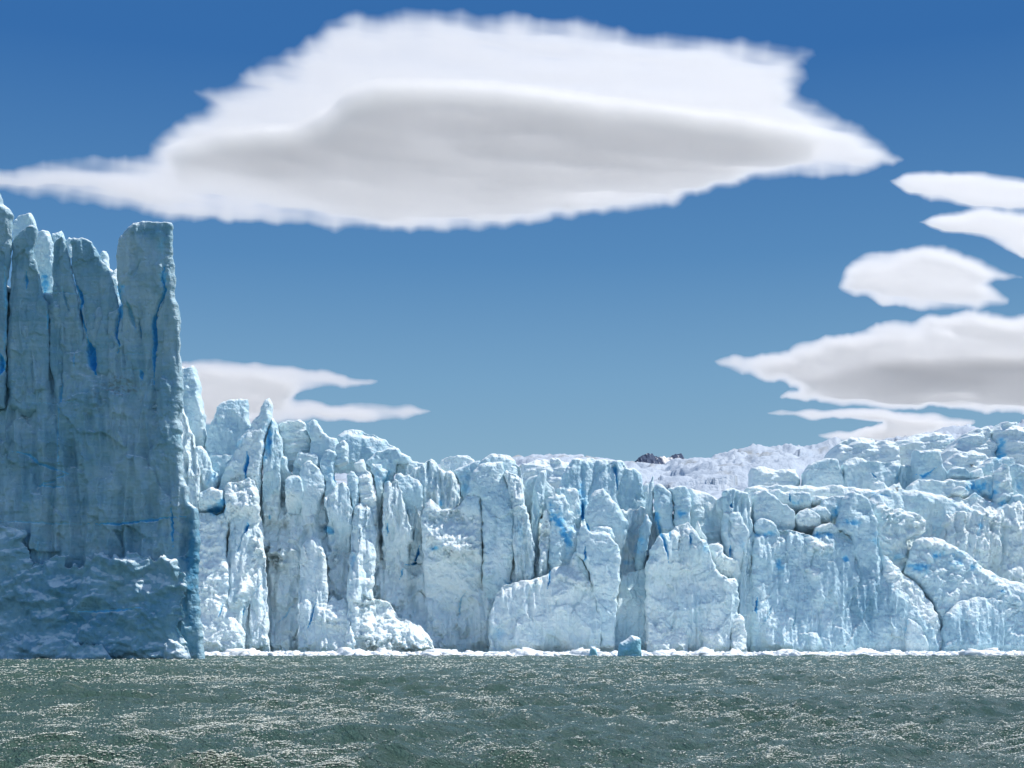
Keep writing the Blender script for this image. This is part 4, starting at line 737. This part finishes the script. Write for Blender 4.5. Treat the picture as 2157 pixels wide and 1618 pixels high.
def brash():
    rng = np.random.RandomState(11); VV = []; FF = []; n = 0
    # uneven floating sheet of slush
    us = np.arange(-700, 2700, 3.0); ts = np.linspace(0, 1, 60)
    U, T_ = np.meshgrid(us, ts); D = front_d(U)+T_*90; X = (U-CX)/F*D
    Z = .10+.25*fbm(X/2.2, D/2.2, 3, 3)+.30*chunk(X/1.5, D/3.0, 8)+.38*sm(T_, .1, 1)*np.maximum(fbm(X/12, D/16, 14, 6, .85)+.05, 0)
    Z = np.where(T_ < .001, -.3, Z)
    idx = np.arange(X.size).reshape(X.shape)
    V0 = np.stack([X, D, Z], 2).reshape(-1, 3)
    T1 = np.stack([idx[:-1, :-1].ravel(), idx[:-1, 1:].ravel(), idx[1:, 1:].ravel()], 1)
    T2 = np.stack([idx[:-1, :-1].ravel(), idx[1:, 1:].ravel(), idx[1:, :-1].ravel()], 1)
    VV.append(V0); FF += [T1, T2]; n = len(V0)
    for i in range(7600):
        px = 395+rng.rand()*2250 if i % 5 else -700+1100*rng.rand(); d = front_d(px)+(-2.5+88*rng.rand()**1.3)
        s = .15+.6*rng.rand()**5*(1+1.3*(perlin(np.array([px/60.]), np.array([1.]), 3)[0] > .15))
        if d < front_d(px): s *= .5
        v = IV*(1+.8*(rng.rand(len(IV), 1)-.5))*np.array([s*(1+rng.rand()), s*(1+rng.rand()), s*(.5+.6*rng.rand())])
        v = v+np.array([(px-CX)/F*d, d, .12+.15*s])
        VV.append(v); FF.append(IF+n); n += len(v)
    V = np.vstack(VV); A = np.zeros((len(V), 4)); A[:, 2] = .02; A[:, 3] = 1
    o = grid_mesh('brash_ice', V, np.vstack(FF), BRASH, A, smooth=False); tag(o, 'band of white floating brash ice along the foot of the glacier front', kind='stuff')
brash()
def floes():
    rng = np.random.RandomState(5); first = None
    for px, py, wd, lb in ((1842, 1380.5, 26, 'widest low white floe, on the dark water below the steep rubble ridge'), (1868, 1381.5, 12, 'small white floe just right of the widest floe'),
                           (1992, 1380, 18, 'white floe on the dark water below the long crumbling ridge'), (2100, 1382, 24, 'long low white floe nearest the right edge of the picture'),
                           (1720, 1384, 9, 'tiny white floe in front of the wide bluish buttress'), (1510, 1385, 8, 'tiny white floe in front of the narrow streaky snow cone'),
                           (905, 1386, 10, 'small white floe in front of the rubble fan left of centre'), (690, 1385, 9, 'tiny white floe left of centre, before the smooth white wall'),
                           (560, 1386.5, 7, 'tiny white floe nearest the dark ice cliff'), (1180, 1386, 8, 'tiny white floe just left of the smaller blue iceberg')):
        d = CAMZ*F/(py-HZ); w_ = wd*d/F/2
        if first is None:
            v = IV*(1+.7*(rng.rand(len(IV), 1)-.5))*np.array([1, .8, .22])
            first = o = grid_mesh('ice_floe', v, IF, BRASH, np.tile([0, 0, .05, 1.0], (len(v), 1)), smooth=False)
        else:
            o = first.copy(); C.objects.link(o)
        o.location = ((px-CX)/F*d, d, .12); o.scale = (w_, w_, w_); o.rotation_euler = (0, 0, rng.rand()*6.28)
        tag(o, lb, 'ice floe', 'small floes drifting in front of the brash ice')
floes()

# ------------------------------------------------------------------ far mountain
def mountain():
    m = bpy.data.materials.new('mountain_rock'); m.use_nodes = True; t = m.node_tree; b = t.nodes['Principled BSDF']
    at = t.nodes.new('ShaderNodeAttribute'); at.attribute_name = 'ice'
    sp = t.nodes.new('ShaderNodeSeparateColor'); t.links.new(at.outputs['Color'], sp.inputs[0])
    geo = t.nodes.new('ShaderNodeNewGeometry')
    rock = mixc(t, noise(t, geo.outputs['Position'], .02, 5), (.018, .04, .09), (.045, .075, .14))
    t.links.new(mixc(t, sp.outputs[0], rock, (.8, .78, .76)), b.inputs['Base Color']); b.inputs['Roughness'].default_value = .9
    D0 = 9000.0; us = np.arange(1280, 1500, .8); n = 60
    ridge_x = [1280, 1325, 1338, 1346, 1352, 1362, 1372, 1382, 1392, 1402, 1410, 1418, 1428, 1434, 1440, 1450, 1500]
    ridge_y = [1010, 990, 978, 972, 966, 963, 966, 970, 969, 972, 970, 966, 963, 965, 974, 990, 1010]
    U, T_ = np.meshgrid(us, np.linspace(-1, 1, n)); top = np.interp(U, ridge_x, ridge_y)-7
    D = D0+T_*900; X = (U-CX)/F*D0
    H = (1050-top)*(1-np.abs(T_)**1.2)
    H = H+5*(1-np.abs(T_))*fbm(U/9, T_*6, 5, 4)*(np.abs(T_) > .02)
    Z = CAMZ+(HZ-(1050-H))*D0/F
    snow = np.maximum(sm(U, 1386, 1392)*(1-sm(U, 1406, 1412)), sm(fbm(U/6, T_*9, 3, 3), .6, .8))*(1-sm(U, 1340, 1350)*(1-sm(U, 1352, 1360))*.5)
    snow = np.maximum(snow, sm(U, 1395, 1400)*sm(-T_, -.1, .5)*0+sm(U,1388,1400)*sm(-T_, .28, .4))
    idx = np.arange(X.size).reshape(X.shape)
    Q = np.stack([idx[:-1, :-1].ravel(), idx[:-1, 1:].ravel(), idx[1:, 1:].ravel(), idx[1:, :-1].ravel()], 1)
    A = np.zeros((X.size, 4)); A[:, 0] = np.clip(snow, 0, 1).ravel(); A[:, 3] = 1
    o = grid_mesh('mountain', np.stack([X, D, Z], 2).reshape(-1, 3), Q, m, A); tag(o, kind='structure')
mountain()

# ------------------------------------------------------------------ lens-shaped clouds: closed bodies of even mist, thin at the rim
def cloud_mat(name, dens, col=(1, 1, 1)):
    m = bpy.data.materials.new(name); m.use_nodes = True; t = m.node_tree; t.nodes.clear()
    v = t.nodes.new('ShaderNodeVolumePrincipled'); v.inputs['Density'].default_value = dens; v.inputs['Color'].default_value = (*col, 1)
    v.inputs['Anisotropy'].default_value = .5
    o = t.nodes.new('ShaderNodeOutputMaterial'); t.links.new(v.outputs[0], o.inputs['Volume']); return m
CM = cloud_mat('cloud_mist', .045, (.986, .985, .981))
CLOUDH = 2000.0
def cloud(pts, d, label, T=200, R=90, core=None, seed=1, s=3.6, rim=55, jit=10, tilt=.0):
    P = rough_outline(pts, 9.0, jit*.6, seed, None, 70.0)
    x0, y0 = P.min(0)-2*s; x1, y1 = P.max(0)+2*s
    U, V, dist, qx, qy, ins = grid_outline(np.arange(x0, x1+s, s), np.arange(y0, y1+s, s), P, max(64, R*1.6))
    sd = np.where(ins, dist, -dist); snap = sd < .35*s
    cellin = ins[:-1, :-1] | ins[1:, :-1] | ins[:-1, 1:] | ins[1:, 1:]
    U2 = np.where(snap, qx, U); V2 = np.where(snap, qy, V); sdc = np.where(snap, 0, sd)
    st = fbm((U2+V2*.9)/210, (V2-.12*U2)/42, seed+5, 3, .5)
    t = np.clip((sdc*(1+.45*st))/(R*.85), 0, 1)
    th = T*(t**1.3)*(.6+.4*t)*(1+.22*st)
    if core is not None:
        cp = np.array(core, float); ty = np.interp(U2, cp[:, 0], cp[:, 1]); hh = np.interp(U2, cp[:, 0], cp[:, 2])
        q = V2-ty+5*st
        th = th+rim*(1+.12*st)*sm(q, -4, 12)*(1-sm(q, .15*hh, 1.6*hh))*sm(hh, 5, 110)*sm(sdc, 5, 50)
    YP = CLOUDH*F/(HZ-V2); X = (U2-CX)/F*YP; k_ = YP/5000
    used = np.zeros(U.shape, bool)
    used[:-1, :-1] |= cellin; used[1:, :-1] |= cellin; used[:-1, 1:] |= cellin; used[1:, 1:] |= cellin
    bd = used & snap; th = np.where(bd, 0, np.maximum(th, .3))
    idf = -np.ones(U.shape, int); nf = used.sum(); idf[used] = np.arange(nf)
    idb = idf.copy(); nb = used & ~bd; idb[nb] = nf+np.arange(nb.sum())
    Vf = np.stack([X[used], YP[used], (CLOUDH-th*.65*k_)[used]], 1); Vb = np.stack([X[nb], YP[nb], (CLOUDH+th*.35*k_)[nb]], 1)
    c_ = np.argwhere(cellin); i, j = c_[:, 0], c_[:, 1]
    qf = np.stack([idf[i, j], idf[i+1, j], idf[i+1, j+1], idf[i, j+1]], 1); qb = np.stack([idb[i, j], idb[i, j+1], idb[i+1, j+1], idb[i+1, j]], 1)
    al = (bd[i, j] & bd[i+1, j] & bd[i+1, j+1] & bd[i, j+1])
    o = grid_mesh('cloud', np.vstack([Vf, Vb]), np.vstack([qf[~al], qb[~al]]), CM)
    tag(o, label, 'cloud')
    return o
cloud([(-120,385),(-60,365),(0,352),(100,338),(200,325),(310,320),(330,285),(360,255),(430,222),(405,195),(440,180),(490,172),(500,150),(560,125),(600,95),(660,70),(680,40),(740,22),(850,17),(950,16),(1100,24),(1250,38),(1330,60),(1500,72),(1620,82),(1700,98),(1720,115),(1690,140),(1705,165),(1690,190),(1740,220),(1800,255),(1860,295),(1908,335),(1890,352),(1800,372),(1620,378),(1520,395),(1460,420),(1400,440),(1250,455),(1100,475),(1000,490),(900,490),(700,483),(540,470),(400,470),(280,450),(180,432),(80,418),(20,410),(-60,402)],
      5200, 'huge saucer-shaped cloud with grey hollow underside filling the upper sky', T=28, R=60, seed=3,
      core=[(330,310,0),(380,302,60),(480,276,80),(620,262,110),(690,240,150),(730,198,200),(800,176,230),(950,173,230),(1100,185,220),(1250,205,180),(1400,222,150),(1550,242,110),(1700,266,60),(1760,280,0)], rim=72)
cloud([(1868,380),(1900,362),(1930,358),(2020,355),(2157,368),(2320,380),(2320,440),(2157,443),(2050,436),(1960,425),(1900,405)], 6400, 'flat streak of cloud at the right edge, uppermost of the right-hand stack', T=24, R=24, seed=7, s=4, jit=6)
cloud([(1925,465),(1980,447),(2080,430),(2157,440),(2320,450),(2320,548),(2157,545),(2110,520),(2080,505),(2000,490),(1950,480)], 6600, 'wedge-shaped cloud at the right edge below the flat streak', T=24, R=26, seed=9, s=4, jit=6)
cloud([(1765,605),(1780,560),(1820,535),(1900,520),(1990,520),(2060,535),(2110,560),(2157,575),(2160,588),(2090,595),(2125,625),(2125,640),(2060,655),(1950,655),(1860,640),(1780,622)], 6200, 'fluffy oval cloud in the middle of the right-hand stack', T=26, R=38, seed=12, s=4, jit=8)
cloud([(1503,766),(1560,745),(1640,735),(1740,710),(1830,690),(1900,668),(1980,655),(2100,655),(2320,650),(2320,872),(2157,872),(2000,865),(1850,862),(1700,850),(1638,840),(1680,820),(1650,805),(1560,795)], 7000, 'large layered lens cloud with grey belly at the right edge', T=28, R=40, seed=15, s=3.6, rim=40,
      core=[(1660,800,0),(1700,785,40),(1800,760,60),(1900,745,80),(2000,740,90),(2157,745,90),(2320,750,90)])
cloud([(1605,870),(1700,858),(1850,860),(1950,868),(2060,885),(2040,900),(1980,910),(1900,935),(1750,928),(1690,912),(1800,905),(1860,888),(1720,880)], 8000, 'thin low streak of cloud just above the ice at the right', T=20, R=24, seed=18, s=4, jit=5)
cloud([(-120,838),(40,800),(180,772),(300,760),(400,757),(500,758),(620,770),(720,785),(808,804),(780,812),(700,815),(640,822),(620,835),(680,845),(780,850),(850,850),(918,864),(860,885),(780,890),(650,888),(560,895),(400,900),(250,896),(100,880),(-40,862)], 7600, 'forked low cloud with two pointed tips behind the left ice blocks', T=26, R=34, seed=21, s=4, jit=6)
